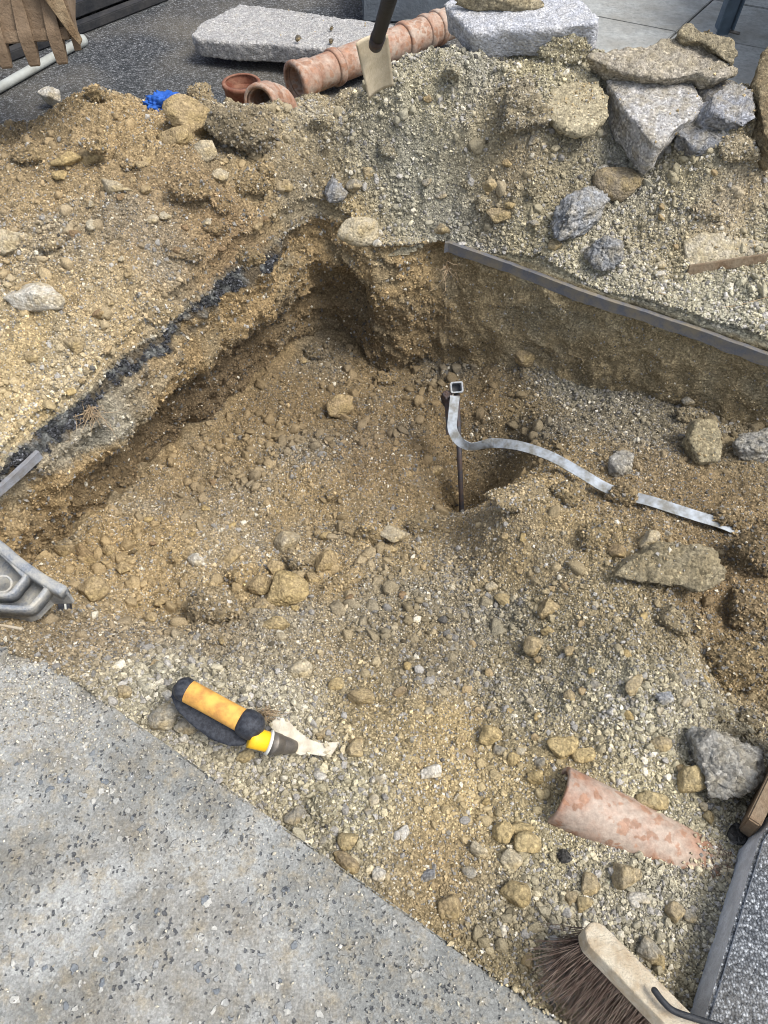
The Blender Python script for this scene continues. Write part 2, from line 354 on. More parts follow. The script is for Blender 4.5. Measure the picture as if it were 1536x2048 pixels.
# pit rim (top of the walls), world xy
RIM = [W(u, v)[:2] for u, v in [(0,960),(75,890),(130,850),(200,780),(260,722),(330,682),(440,592),(530,530),(600,482),(655,455),(705,470),(770,490),(840,484),
       (900,482),(1000,517),(1100,553),(1200,590),(1300,622),(1400,655),(1536,703),(1700,755)]]
d0 = RIM[0]-RIM[1]; RIM.insert(0, RIM[0]+d0*3.0)
RIM = np.array(RIM)
seg = np.r_[0, np.cumsum(np.linalg.norm(np.diff(RIM, axis=0), axis=1))]
S = np.arange(0, seg[-1], .0042)
rim0 = np.stack([np.interp(S, seg, RIM[:, 0]), np.interp(S, seg, RIM[:, 1])], 1)
S_cut = np.interp(13.7, np.arange(len(seg)), seg)                 # where the straight sawn edge starts (right wall)
S_asp0, S_asp1 = seg[1]-.3, seg[10]
k = np.ones(25)/25
pad = np.pad(rim0, ((12, 12), (0, 0)), 'edge'); rim = np.stack([np.convolve(pad[:, i], k, 'valid') for i in (0, 1)], 1)
tan = np.gradient(rim, axis=0); tan /= np.linalg.norm(tan, axis=1)[:, None]
nin = np.stack([tan[:, 1], -tan[:, 0]], 1)                        # towards the pit
s3 = np.stack([S, S*0, S*0], 1)
wob = (fbm(s3, .16, 4, .6, 3)*.022)*np.clip((S_cut-S)/.1, 0, 1) + fbm(s3, .05, 3, .6, 9)*.003
wob = wob-.024*np.clip((S_cut-.25-S)/.2, 0, 1)
rim = rim + nin*wob[:, None]
# inner region polygon
inner_poly = np.vstack([rim[::6], [(1.9, .95), (1.9, -.9), (-2.2, -.9), (-2.2, .8)]])
def inside(poly, x, y):
    r = np.zeros(np.shape(x), bool); n = len(poly)
    for i in range(n):
        x1, y1 = poly[i]; x2, y2 = poly[(i+1) % n]
        c = ((y1 > y) != (y2 > y))
        if y1 != y2: r ^= c & (x < (x2-x1)*(y-y1)/(y2-y1)+x1)
    return r

# slabs outline in world xy (used to keep gravel off them and to build them)
eA, eB = W(0, 1255)[:2], W(1130, 2048)[:2]; ed = (eB-eA)/np.linalg.norm(eB-eA)
near_poly = np.array([eA-ed*.9, eA, eB, eB+ed*.35, (eB+ed*.35)+(-.2, -1.2), (-2.6, -1.6), (-2.6, .6)])
ra, rb = W(1420, 2010, .012)[:2], W(1528, 1655, .012)[:2]; rd = (rb-ra)/np.linalg.norm(rb-ra)
right_poly = np.array([ra-rd*.5, ra, rb-rd*.02, rb+rd*.01+(.03, .02), (1.9, .62), (2.2, -1.2), (.6, -1.2)])

def detail(x, y, inner):
    p = np.stack([x, y, np.zeros_like(x)], 1)
    d = fbm(p, .28, 3, .5, 11)*.034 + fbm(p, .10, 3, .55, 21, True)*.014 + fbm(p, .02, 3, .6, 31)*.005
    w1, r1 = worley2(x+fbm(p, .05, 2, .5, 5)*.02, y+fbm(p, .05, 2, .5, 6)*.02, .055, 3)
    w2, r2 = worley2(x, y, .021, 4)
    amt = np.clip(fbm(p, .35, 2, .5, 41)*1.4+.35, 0, 1)
    d += np.clip(.55-w1, 0, 1)*.03*(r1 > .45)*(.35+.65*amt) + np.clip(.5-w2, 0, 1)*.010*(r2 > .3)
    w3, r3 = worley2(x, y, .009, 8); d += np.clip(.5-w3, 0, 1)*.0045*(r3 > .25)
    return d

def near_flat(x, y):                      # the trodden strip between the slabs is flatter
    return np.clip((.62-y)/.25, 0, 1)
def zin(x, y, fine=True):
    z = gridf(Gin, x, y)
    sl_ = inside(near_poly, x, y) | inside(right_poly, x, y)
    nn_ = inside(near_poly, x, y); z = np.where(sl_, np.minimum(z, -.035), z)
    if nn_.any():
        s_ = (x-eA[0])*ed[0]+(y-eA[1])*ed[1]; dd_ = (x-eA[0])*ed[1]-(y-eA[1])*ed[0]
        A_ = .012*np.exp(-((s_-.0)/.11)**2)-.0025; pq = np.stack([x, y, 0*x], 1) if np.ndim(x) == 1 else np.stack([x.ravel(), y.ravel(), 0*x.ravel()], 1)
        zs = A_-dd_*.42+(fbm(pq, .08, 4, .6, 51)*.012).reshape(np.shape(x))*np.clip(A_/.012, .35, 1)
        z = np.where(nn_, np.maximum(z, np.where(zs > -.004, zs*.7, -.05)), z)
    # break in the mound's left flank and deep hole at the rod
    if fine: z = z + detail(x, y, True)*(1-.72*near_flat(x, y))
    return z
def zout(x, y, fine=True):
    z = gridf(Gout, x, y)
    if fine: z = z + detail(x, y, False)*1.35*np.clip(z*12+.3, .2, 1)
    return z
def is_in(x, y): return inside(inner_poly, np.asarray(x, float), np.asarray(y, float))
def zground(x, y, fine=False):
    x = np.atleast_1d(np.asarray(x, float)); y = np.atleast_1d(np.asarray(y, float))
    m = is_in(x, y)
    return np.where(m, zin(x, y, fine), np.maximum(zout(x, y, fine), 0.0))
def hit(u, v):
    d = ray(u, v); d = d/np.linalg.norm(d)
    t = np.arange(.6, 7, .004); x, y, z = d[0]*t, d[1]*t, CAMH+d[2]*t
    g = zground(x, y, False); k = np.argmax(z <= g)
    if z[k] > g[k]: k = len(t)-1
    return np.array([x[k], y[k], g[k]]), t[k]

# ---- colours of the ground (what the material is: clay, sand, grey aggregate)
CI = [(200,1050,(160,132,86)),(350,950,(146,120,80)),(600,800,(132,108,72)),(750,900,(128,104,70)),(600,1000,(150,124,82)),(450,1150,(168,140,92)),(650,1170,(160,133,88)),
 (300,1200,(166,138,92)),(200,1270,(138,120,96)),(450,1270,(140,122,96)),(650,1300,(158,134,92)),(850,1250,(140,120,84)),(850,1330,(126,112,90)),(350,1380,(152,144,126)),(550,1450,(158,150,134)),
 (750,1420,(150,130,92)),(900,1440,(168,142,92)),(700,1600,(150,142,120)),(900,1600,(172,148,102)),(900,1740,(152,126,84)),(1000,1850,(140,124,92)),(1100,1700,(160,148,118)),
 (1300,1800,(158,146,118)),(1100,1560,(164,142,98)),(1300,1600,(168,156,126)),(1250,1950,(150,136,108)),(1100,1100,(160,134,88)),(1000,1000,(166,138,90)),(1300,1000,(142,118,82)),
 (1150,770,(116,110,98)),(1300,830,(122,110,88)),(1450,850,(128,110,80)),(1050,850,(122,102,68)),(950,850,(122,98,62)),(1400,1000,(136,112,76)),(1050,1250,(140,126,98)),(1200,1200,(150,132,98)),(1250,1400,(152,144,124)),
 (1300,1280,(142,126,96)),(1050,1420,(140,130,108)),(1450,1200,(132,106,70)),(1480,1320,(140,116,76)),(1400,1480,(150,140,118)),(920,1000,(116,94,62))]
CO = [(50,700,(176,150,104)),(60,850,(182,154,102)),(200,600,(170,144,102)),(100,450,(162,136,96)),(300,450,(150,124,88)),(400,400,(146,120,84)),(100,300,(148,124,88)),(300,260,(162,134,90)),(480,330,(158,132,90)),
 (450,470,(146,116,78)),(600,380,(150,128,92)),(600,280,(154,136,104)),(750,300,(148,138,116)),(850,200,(160,150,124)),(820,330,(152,148,136)),(900,450,(152,144,126)),(950,150,(148,144,136)),(1060,150,(162,150,118)),
 (1000,260,(158,142,112)),(1020,350,(144,122,90)),(1150,350,(142,130,106)),(1250,330,(154,150,140)),(1050,450,(158,146,118)),(1400,350,(162,148,116)),(1450,420,(168,142,106)),(1500,500,(166,154,126)),(1300,500,(150,136,108)),
 (1200,540,(168,158,134)),(1450,600,(164,156,134)),(700,450,(160,136,92))]
def colfield(ctrl, zf):
    P = []; K = []
    for u, v, c in ctrl:
        P.append(hit(u, v)[0][:2]); K.append(lin(c))
    P = np.array(P); K = np.array(K)
    out = np.zeros(gx.shape+(3,)); ws = np.zeros(gx.shape)
    for p, c in zip(P, K):
        w = 1/(((gx-p[0])**2+(gy-p[1])**2)+.004)**1.8; ws += w; out += w[..., None]*c
    return out/ws[..., None]
GCI, GCO = colfield(CI, zin), colfield(CO, zout)
def colat(G, x, y): return np.stack([gridf(G[..., i], x, y) for i in range(3)], -1)
def earth(c, k=.34):                      # take some of the orange out
    l = (c*np.array([.3, .6, .1])).sum(-1, keepdims=True)
    return (c*(1-k)+l*k*np.array([1.06, 1.0, .88]))*np.array([1.04, 1.06, 1.0])
def pcol(G, x, y):                        # patchy: grey aggregate streaks in the tan
    p = np.stack([x, y, 0*x], 1); c = colat(G, x, y)
    a = np.clip(fbm(p, .22, 4, .6, 61)*1.7, -1, 1)[:, None]
    grey = c.mean(1, keepdims=True)*np.array([1.0, .97, .90]); warm = c*np.array([1.03, .985, .88])
    c = np.where(a > 0, c*(1-a*.5)+grey*a*.5, c*(1+a*.6)-warm*a*.6)
    return earth(c)

# ------------------------------------------------------------------ ground meshes
def grid_mesh(name, x0, x1, y0, y1, step, zf, G, keep):
    xs = np.arange(x0, x1, step); ys = np.arange(y0, y1, step); X, Y = np.meshgrid(xs, ys)
    x, y = X.ravel(), Y.ravel(); z = zf(x, y)
    nx, ny = len(xs), len(ys); idx = np.arange(nx*ny).reshape(ny, nx)
    F = np.stack([idx[:-1, :-1], idx[:-1, 1:], idx[1:, 1:], idx[1:, :-1]], -1).reshape(-1, 4)
    kp = keep(x, y, z); F = F[kp[F].all(1)]
    used = np.zeros(len(x), bool); used[F.ravel()] = True; rem = np.cumsum(used)-1
    V = np.stack([x, y, z], 1)[used]; F = rem[F]
    return mk(name, V, F, M['soil'], col=pcol(G, V[:, 0], V[:, 1]))

def infr(x, y, margin=.35):               # roughly what the camera can see, with a wide margin
    return np.abs(x) < .75+margin+.42*np.clip(y, 0, 9)
def dist_in(x, y):                        # True well beyond the wall, where the inner sheet is not needed
    return is_in(x, y)
grow_poly = np.vstack([rim[::10]-nin[::10]*.10, [(1.9, .95), (1.9, -.9), (-2.2, -.9), (-2.2, .8)]])
o = grid_mesh('excavated_ground', -1.9, 1.9, -.85, 2.25, .0042, zin, GCI, lambda x, y, z: inside(grow_poly, x, y) & infr(x, y, .5) & ((y > -.25) | (np.abs(x) < 1.3)))
tag(o, kind='structure')
o = grid_mesh('spoil_heap', -2.9, 2.9, .75, 4.3, .0056, zout, GCO, lambda x, y, z: (~inside(inner_poly, x, y)) & infr(x, y, .5) & (z > -.05))
tag(o, kind='structure')

# ---- pit wall
T = np.arange(-.035, .62, .0045)
sI, tI = np.meshgrid(np.arange(len(S)), T, indexing='ij'); sI = sI.ravel(); t = tI.ravel()
bx, by = rim[sI, 0], rim[sI, 1]; nx_, ny_ = nin[sI, 0], nin[sI, 1]; sv = S[sI]
ztop = np.maximum(gridf(Gout, bx, by), .0)
ztop = ztop*.35 + .004
p3 = np.stack([sv, np.clip(t, 0, 9)*1.0, sv*0+5], 1)
right = np.clip((sv-S_cut+.12+.05*fbm(p3, .1, 3, .6, 88))/.26, 0, 1)
# horizontal offset into the pit (+) as the wall goes down
off = fbm(p3, .22, 4, .5, 71)*.06 + fbm(p3, .06, 3, .6, 72)*.022 + fbm(p3, .015, 3, .6, 73)*.0045
off += fbm(p3*np.array([1, 1, 1.]), .10, 3, .55, 74, True)*.024
off *= np.clip(t/.05, 0, 1)*(1-.45*right)+.12*(1-right)
lean = np.interp(sv, [0, seg[2], seg[6], seg[9], seg[12], seg[14], seg[-1]], [.06, .04, .03, -.04, .02, .10, .06])
off += lean*np.clip(t, 0, 1)**1.1
# bulging block of clay on the left wall, undercut below it
sb = np.interp(5.0, np.arange(len(seg)), seg); off += .075*np.exp(-((sv-sb)/.24)**2)*np.exp(-((t-.15)/.07)**2) - .05*np.exp(-((sv-sb)/.5)**2)*np.clip((t-.2)/.08, 0, 1)
off -= .075*np.exp(-((sv-np.interp(10.7, np.arange(len(seg)), seg))/.11)**2)*np.clip((t-.14)/.1, 0, 1)
off -= .05*np.exp(-((sv-np.interp(8, np.arange(len(seg)), seg))/.14)**2)*np.clip((t-.2)/.1, 0, 1)
# asphalt crust overhang on the left side
asp = np.clip((sv-S_asp0)/.1, 0, 1)*np.clip((S_asp1-sv)/.25, 0, 1)
crust = asp*(1-np.clip((t-.042-.030*fbm(p3, .07, 4, .7, 77))/.005, 0, 1))
off += crust*(.004+.016*fbm(p3, .022, 4, .75, 78)+.008*fbm(p3, .06, 2, .7, 76))
lip = t < 0
X = bx + nx_*np.where(lip, t*1.0, off); Y = by + ny_*np.where(lip, t*1.0, off)
Z = np.where(lip, np.maximum(zout(bx+nx_*t, by+ny_*t), 0)*np.clip(-t/.02, .4, 1)+.002+fbm(np.stack([X, Y, X*0], 1), .02, 3, .6, 5)*.004, ztop-t)
Z += np.where(lip, 0, fbm(p3, .03, 3, .6, 79)*.006)
ns, ntt = len(S), len(T); idx = np.arange(ns*ntt).reshape(ns, ntt)
F = np.stack([idx[:-1, :-1], idx[1:, :-1], idx[1:, 1:], idx[:-1, 1:]], -1).reshape(-1, 4)
V = np.stack([X, Y, Z], 1)
Zfloor = zin(V[:, 0], V[:, 1], False); keepv = Z > Zfloor-.05
F = F[keepv[F].all(1)]
# colours
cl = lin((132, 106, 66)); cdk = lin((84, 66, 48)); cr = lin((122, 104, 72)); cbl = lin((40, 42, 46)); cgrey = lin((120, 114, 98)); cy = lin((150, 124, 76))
nz = fbm(p3, .12, 4, .6, 81); nz2 = fbm(p3, .3, 3, .5, 82)
cc = cl[None]*np.ones((len(V), 1)); cc = cc*(1-right[:, None])+cr[None]*right[:, None]
farw = np.exp(-((sv-np.interp(12, np.arange(len(seg)), seg))/.3)**2)[:, None]; cc = cc*(1-.5*farw)+lin((128, 104, 66))*.5*farw
def blend(c, w, k): w = np.clip(w, 0, 1)[:, None]; return c*(1-w)+np.array(k)[None]*w
cc = blend(cc, np.clip(nz*2.2, 0, 1)*.45, cgrey*.9)
cc = blend(cc, np.clip(nz2*2.5, 0, 1)*.5*(1-right), cy)
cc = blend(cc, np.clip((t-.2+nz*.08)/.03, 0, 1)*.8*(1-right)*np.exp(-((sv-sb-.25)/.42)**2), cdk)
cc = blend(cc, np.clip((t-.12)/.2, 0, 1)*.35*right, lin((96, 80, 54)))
cc = blend(cc, np.clip((t-.19+nz*.1)/.05, 0, 1)*.5*(1-right), lin((96, 78, 54)))  # shading at the foot of the left wall, painted into its colour
cc = blend(cc, crust*np.clip(.9+fbm(p3, .05, 3, .6, 85)*1.0, .7, 1), cbl*1.1)
cc = blend(cc, crust*np.clip(fbm(p3, .018, 2, .6, 86)*2-.3, 0, 1)*.6, lin((120, 122, 126)))
ash = asp*np.exp(-((sv-np.interp(3.2, np.arange(len(seg)), seg))/.22)**2)*np.clip((.13-t+nz*.05)/.03, 0, 1)*(1-crust)
cc = blend(cc, ash*.7, lin((120, 118, 112)))
cc = blend(cc, asp*np.clip((.10-t+nz*.06)/.03, 0, 1)*(1-crust)*np.clip(fbm(p3, .035, 3, .65, 90)*2.5, 0, 1)*.55, lin((78, 78, 78)))
lipc = pcol(GCO, V[:, 0], V[:, 1]); lw = np.clip((.008-t)/.012+nz*.8, 0, 1)*(t < .02); cc = cc*(1-lw[:, None])+lipc*lw[:, None]
cc = np.where(((t < 0.008) & (lw > .5))[:, None], cc, earth(cc*1.45*(1+.2*right[:, None]), .34))
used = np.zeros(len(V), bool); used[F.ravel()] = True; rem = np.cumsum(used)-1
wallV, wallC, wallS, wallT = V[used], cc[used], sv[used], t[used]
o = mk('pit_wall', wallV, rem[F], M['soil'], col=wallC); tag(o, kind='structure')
wallN = np.stack([nx_, ny_, nx_*0+.25], 1)[used]

# ------------------------------------------------------------------ ice templates, stones
def ico(sub):
    bm = bmesh.new(); bmesh.ops.create_icosphere(bm, subdivisions=sub, radius=1)
    V = np.array([v.co[:] for v in bm.verts]); F = np.array([[v.index for v in f.verts] for f in bm.faces]); bm.free()
    return V/np.linalg.norm(V, axis=1)[:, None], F
ICO = {s: ico(s) for s in (1, 2, 3, 4, 5)}
OCT = (np.array([(1,0,0),(-1,0,0),(0,1,0),(0,-1,0),(0,0,1),(0,0,-1)], float), np.array([(0,2,4),(2,1,4),(1,3,4),(3,0,4),(2,0,5),(1,2,5),(3,1,5),(0,3,5)]))

def rockshape(seed, sub=4, cuts=9, angular=.8, rough=.05, clod=False):
    r = np.random.default_rng(seed); V, F = ICO[sub]
    R = np.full(len(V), 1.0)
    for k in range(cuts):
        n = r.normal(size=3); n /= np.linalg.norm(n); d = r.uniform(.46, .84)
        dd = V@n; c = np.where(dd > .05, d/np.maximum(dd, .05), 9)
        R = np.minimum(R, c) if angular >= 5 else -np.log(np.exp(-R*18*angular)+np.exp(-np.minimum(c, 4)*18*angular))/(18*angular)
    P = V*R[:, None]; off = r.uniform(0, 50, 3)
    P = P*(1+fbm(P+off, .9, 3, .5, seed % 97)*.14)[:, None]
    P = P + V*(fbm(P+off, .28, 4, .62, seed % 89+3)*rough*(2.2 if clod else 1))[:, None]
    if clod: P = P + V*(np.clip(fbm(P+off, .12, 3, .7, seed % 83+5), -.3, 1)*rough*1.6)[:, None]
    P -= P.mean(0); e = P.max(0)-P.min(0)
    return P/e*2, F
def rotm(ax, ay, az):
    return np.array(Matrix.Rotation(az, 3, 'Z') @ Matrix.Rotation(ay, 3, 'Y') @ Matrix.Rotation(ax, 3, 'X'))

KC = {'tan': ('stone', (176, 156, 122)), 'yellow': ('stone', (186, 164, 118)), 'pale': ('stone', (190, 180, 158)), 'white': ('stone', (208, 204, 194)), 'brown': ('stone', (138, 116, 90)),
      'grey': ('concrete_rock', (158, 156, 150)), 'bluegrey': ('concrete_rock', (150, 153, 158)), 'dark': ('tar', (60, 60, 62)), 'clod': ('clod', (158, 136, 100)), 'dclod': ('clod', (130, 112, 84)), 'gclod': ('clod', (150, 138, 114)),
      'greystone': ('stone', (150, 146, 136))}
RK = [0]; CLODS = []
def stone(u, v, w, h, rot, kind, label, cat='stone', group=None, name=None, sink=.28, flat=1.0, sub=None, cuts=9, kw_plain=False):
    RK[0] += 1; seed = RK[0]*13+5
    p, d = hit(u, v+h*.30)
    if ' on top of ' not in label and 'white stone lying on the asphalt' not in label:
        for _ in range(3):
            zf = zground(p[0], p[1], True)[0]; p = .5*p+.5*W(u, v+h*.30, zf); p[2] = zf
        d = np.linalg.norm(p-np.array([0, 0, CAMH]))
    a = w*d/FPX/2*1.04; hh = h*d/FPX/2
    mk_, c = KC[kind]; isclod = kind in ('clod', 'dclod', 'gclod', 'dark', 'grey', 'bluegrey')
    if sub is None: sub = 5 if w*h > 3500 else (4 if w*h > 500 else 3)
    P, F = rockshape(seed, sub, cuts+3, 2.0 if not isclod else 1.1, .06 if not isclod else .075, isclod)
    r = rotm(random.uniform(-.25, .25), random.uniform(-.25, .25), 0)
    P = P@r.T
    P = P*np.array([a, hh*1.12, hh*.92*flat])
    P = P@np.array(Matrix.Rotation(math.radians(-rot), 3, 'Z')).T
    zc = -P[:, 2].min()*(1-sink*2)
    # keep the centre on the ray through the pixel centre
    q, dq = ray(u, v), None; q = q/np.linalg.norm(q)
    zcen = p[2]+max(zc, hh*.15); tt = (zcen-CAMH)/q[2]; loc = q*tt+np.array([0, 0, CAMH])
    o = mk(name or ('stone' if mk_ == 'stone' else ('soil_clod' if mk_ == 'clod' else 'concrete_lump' if kind != 'dark' else 'asphalt_lump')), P, F, M[mk_])
    o.location = tuple(loc); cl = lin(c)*random.uniform(.9, 1.1)
    inn = is_in(p[0], p[1]); gc = pcol(GCI if inn else GCO, np.array([p[0]]), np.array([p[1]]))[0]
    k_ = {'clod': .95, 'dclod': .9, 'gclod': .75, 'tan': .5, 'yellow': .45, 'brown': .5, 'pale': .3}.get(kind, .1)
    cl = cl*(1-k_)+gc*k_*(.82 if kind == 'dclod' else 1.0); o.color = (*cl, 1)
    if k_ > .7 and not kw_plain: CLODS.append((P+loc, F, gc*(.85 if kind == 'dclod' else 1.0)))
    tag(o, label, cat, group)
    return o

# ------------------------------------------------------------------ scattered grit and gravel ("stuff")
def scatter(name, pts, nrm, cols, sizes, tmpl, label, cat, jitter=.25, embed=.3, flat=.75):
    n = len(pts); tv, tf = tmpl; k = len(tv)
    q = RNG.normal(size=(n, 4)); q /= np.linalg.norm(q, axis=1)[:, None]; w, x, y, z = q.T
    R = np.stack([1-2*(y*y+z*z), 2*(x*y-z*w), 2*(x*z+y*w), 2*(x*y+z*w), 1-2*(x*x+z*z), 2*(y*z-x*w), 2*(x*z-y*w), 2*(y*z+x*w), 1-2*(x*x+y*y)], -1).reshape(n, 3, 3)
    sc = np.stack([RNG.uniform(.8, 1.35, n), RNG.uniform(.7, 1.1, n), RNG.uniform(.5, .95, n)*flat/.75], 1)
    L = tv[None]*(1+RNG.uniform(-jitter, jitter, (n, k, 1)))*sc[:, None]
    P = np.einsum('nij,nkj->nki', R, L)*sizes[:, None, None]
    P = P+pts[:, None]+nrm[:, None]*(sizes*(1-embed*2)*.6)[:, None, None]
    V = P.reshape(-1, 3); F = (tf[None]+np.arange(n)[:, None, None]*k).reshape(-1, tf.shape[1])
    o = mk(name, V, F, M['grit'], smooth=(k > 6), col=np.repeat(cols, k, 0))
    return tag(o, label, cat, kind='stuff')

def surf_samples(n, region):
    """random points on the ground; region: 'in' or 'out'"""
    if region == 'in':
        x = RNG.uniform(-1.5, 1.6, n*2); y = RNG.uniform(-.2, 2.15, n*2); m = is_in(x, y) & infr(x, y, .05)
    else:
        x = RNG.uniform(-2.4, 2.4, n*2); y = RNG.uniform(.9, 3.3, n*2); m = (~is_in(x, y)) & infr(x, y, .05)
        m &= gridf(Gout, x, y) > -.012
    x, y = x[m], y[m]; f = zin if region == 'in' else zout
    z = f(x, y); e = .006
    zx = (f(x+e, y, False)-f(x-e, y, False))/(2*e); zy = (f(x, y+e, False)-f(x, y-e, False))/(2*e)
    N = np.stack([-zx, -zy, np.ones_like(zx)], 1); N /= np.linalg.norm(N, axis=1)[:, None]
    return np.stack([x, y, z], 1), N

def speckle(P, base, var=.28, grey=.25, light=.06):
    n = len(P); c = base*np.exp(RNG.normal(0, var, (n, 1)))
    g = RNG.uniform(0, 1, n) < grey; gm = c.mean(1, keepdims=True)*np.array([[1.05, 1.0, .91]]); c = np.where(g[:, None], gm, c)
    l = RNG.uniform(0, 1, n) < light; c = np.where(l[:, None], lin((205, 198, 180))*RNG.uniform(.7, 1.15, (n, 1)), c)
    d = RNG.uniform(0, 1, n) < .05; c = np.where(d[:, None], c*.4, c)
    return np.clip(c, .01, .85)

def do_scatter():
    pin_, nin_ = surf_samples(420000, 'in'); pou, nou = surf_samples(520000, 'out')
    ok = ~((inside(near_poly, pin_[:, 0], pin_[:, 1]) | inside(right_poly, pin_[:, 0], pin_[:, 1])) & (pin_[:, 2] < .0005)); pin_, nin_ = pin_[ok], nin_[ok]
    P = np.vstack([pin_, pou]); N = np.vstack([nin_, nou]); n1 = len(pin_)
    base = np.vstack([pcol(GCI, pin_[:, 0], pin_[:, 1]), pcol(GCO, pou[:, 0], pou[:, 1])])
    # gravelly patches: grey aggregate on the shelf, under the right wall and on the centre heap
    sat = (base.max(1)-base.min(1))/base.max(1); gv = np.clip((.56-sat)/.22, 0, 1)
    dens = np.clip(.45+.55*gv+.5*fbm(P*[1, 1, 0], .18, 3, .6, 91), .12, 1)
    u = RNG.uniform(0, 1, len(P)); keep = u < dens*np.clip(1.5/np.maximum(P[:, 1], .8), .3, 1)
    P, N, base, gv = P[keep], N[keep], base[keep], gv[keep]
    sz = .0019*(1+RNG.pareto(2.6, len(P))*.5); sz = np.clip(sz, .0016, .0055)*(1+.30*gv)
    col = speckle(P, base*1.08, .3, .22, .05+.0)
    scatter('soil_grit', P, N, col, sz, OCT, 'fine tan and grey grit and crumbs covering the dug soil', 'grit')
    # gravel
    for frac, lo, hi, sub, nm, lab, sparse in ((.085, .0036, .0085, 1, 'gravel', 'loose small gravel strewn over the dug soil and heaps', 1.0), (.0105, .0075, .0135, 2, 'coarse_gravel', 'coarser gravel scattered through the dug soil and heaps', 1.0)):
        w = frac*(.12+1.25*gv)*np.clip(.5+2.4*fbm(P*[1, 1, 0], .16, 3, .6, 95+sub), .04, 2.4)
        k = RNG.uniform(0, 1, len(P)) < w; p, n, b = P[k], N[k], base[k]
        s = lo+(hi-lo)*RNG.power(.32, len(p))*RNG.uniform(.4, 1.15, len(p))
        c = speckle(p, b*1.1, .22, .25, .06)
        tv_, tf_ = rockshape(3+sub, 2, 9, 1.0, .04); scatter(nm, p, n, c, s, (tv_, tf_), lab, 'gravel', jitter=.12, embed=.30)
        bpy.data.objects[nm].data.polygons.foreach_set('use_smooth', np.zeros(len(p)*len(tf_), dtype=bool))
    # crumbs on the walls
    k = RNG.integers(0, len(wallV), 46000); k = k[(wallT[k] > .05) | (RNG.uniform(0, 1, len(k)) < .5)]
    k = k[~((wallT[k] < .055) & (wallT[k] > -.004) & (wallS[k] > S_cut-.02))]
    kl = np.flatnonzero((wallT < .012) & ((wallT < -.004) | (wallS < S_cut-.02))); k = np.r_[k, RNG.choice(kl, 26000)]
    n = wallN[k]; n = n/np.linalg.norm(n, axis=1)[:, None]
    s = (.0016+.006*RNG.power(.18, len(k)))*np.where((wallS[k] > S_cut) & (wallT[k] > 0), .6, 1.0); c = speckle(wallV[k], wallC[k]*1.05, .25, .15, .03)
    kc = np.flatnonzero((wallT > .002) & (wallT < .05) & (wallC.sum(1) < .22) & (wallS < S_asp1)); kc = RNG.choice(kc, 6500)
    k = np.r_[k, kc]; n = np.vstack([n, wallN[kc]/np.linalg.norm(wallN[kc], axis=1)[:, None]]); s = np.r_[s, .0014+.0042*RNG.power(.3, len(kc))]
    c = np.vstack([c, lin((66, 67, 70))*np.exp(RNG.normal(0, .6, (len(kc), 1)))])
    scatter('wall_crumbs', wallV[k], n, c, s, OCT, 'soil crumbs and small stones stuck in the pit walls', 'crumbs')
    # rough clods, pressed into heaps and floor
    m = RNG.uniform(0, 1, len(P)) < .012*(1.25-gv)*np.clip(.5+3.0*fbm(P*[1, 1, 0], .2, 3, .6, 99), .03, 2.6); p, n, b = P[m], N[m], base[m]
    s = .0055+.017*RNG.power(.32, len(p))
    nf = (p[:, 1] < .75); s[nf] *= .55
    tv, tf = rockshape(991, 3, 12, 2.2, .09, True)
    V0 = []; 
    scatter('soil_clods', p, n, b*RNG.uniform(.8, 1.1, (len(p), 1)), s, (tv, tf), 'crumbly lumps of earth pressed into the heaps and pit floor', 'soil lumps', jitter=.05, embed=.42)
    # loose grit on the near slab, mostly along its broken edge
    n = 16000; s = RNG.uniform(-.1, 1.3, n); dd = np.abs(RNG.normal(0, .09, n))+RNG.uniform(0, 1, n)**6*.5
    x = eA[0]+ed[0]*s+ed[1]*dd; y = eA[1]+ed[1]*s-ed[0]*dd; 
    x2, y2 = eA[0]+ed[0]*s+ed[1]*dd, eA[1]+ed[1]*s-ed[0]*dd
    ok = inside(near_poly, x2, y2); x2, y2 = x2[ok], y2[ok]
    dens = np.exp(-((x2+.68)**2+(y2-.56)**2)/.02)*1.0+.12; k = RNG.uniform(0, 1, len(x2)) < dens; x2, y2 = x2[k], y2[k]
    p = np.stack([x2, y2, x2*0+.003], 1); sz = .0012+.0022*RNG.power(.4, len(x2))
    scatter('slab_grit', p, np.tile([0, 0, 1.], (len(p), 1)), speckle(p, np.tile(lin((164, 158, 142)), (len(p), 1)), .3, .5, .1), sz, OCT, 'loose sand and grit lying on the near concrete slab', 'grit')
do_scatter()

# ------------------------------------------------------------------ slabs and asphalt
def prism(name, poly, ztop, zbot, mtop, mside, bevel=.0, wav=0, parent=None, root=None):
    bm = bmesh.new(); vs = [bm.verts.new((float(x), float(y), ztop)) for x, y in poly]; f = bm.faces.new(vs)
    r = bmesh.ops.extrude_face_region(bm, geom=[f]); dn = [v for v in r['geom'] if isinstance(v, bmesh.types.BMVert)]
    for v in dn: v.co.z = zbot
    bmesh.ops.recalc_face_normals(bm, faces=bm.faces)
    if bevel: bmesh.ops.bevel(bm, geom=[e for e in bm.edges if all(abs(v.co.z-ztop) < 1e-6 for v in e.verts)], offset=bevel, segments=2, affect='EDGES')
    me = bpy.data.meshes.new(name); 
    bm.normal_update()
    for f in bm.faces: f.material_index = 0 if f.normal.z > .95 else 1
    bm.to_mesh(me); bm.free(); me.materials.append(mtop); me.materials.append(mside)
    o = bpy.data.objects.new(name, me); COL.objects.link(o)
    if parent: o.parent = parent
    return o

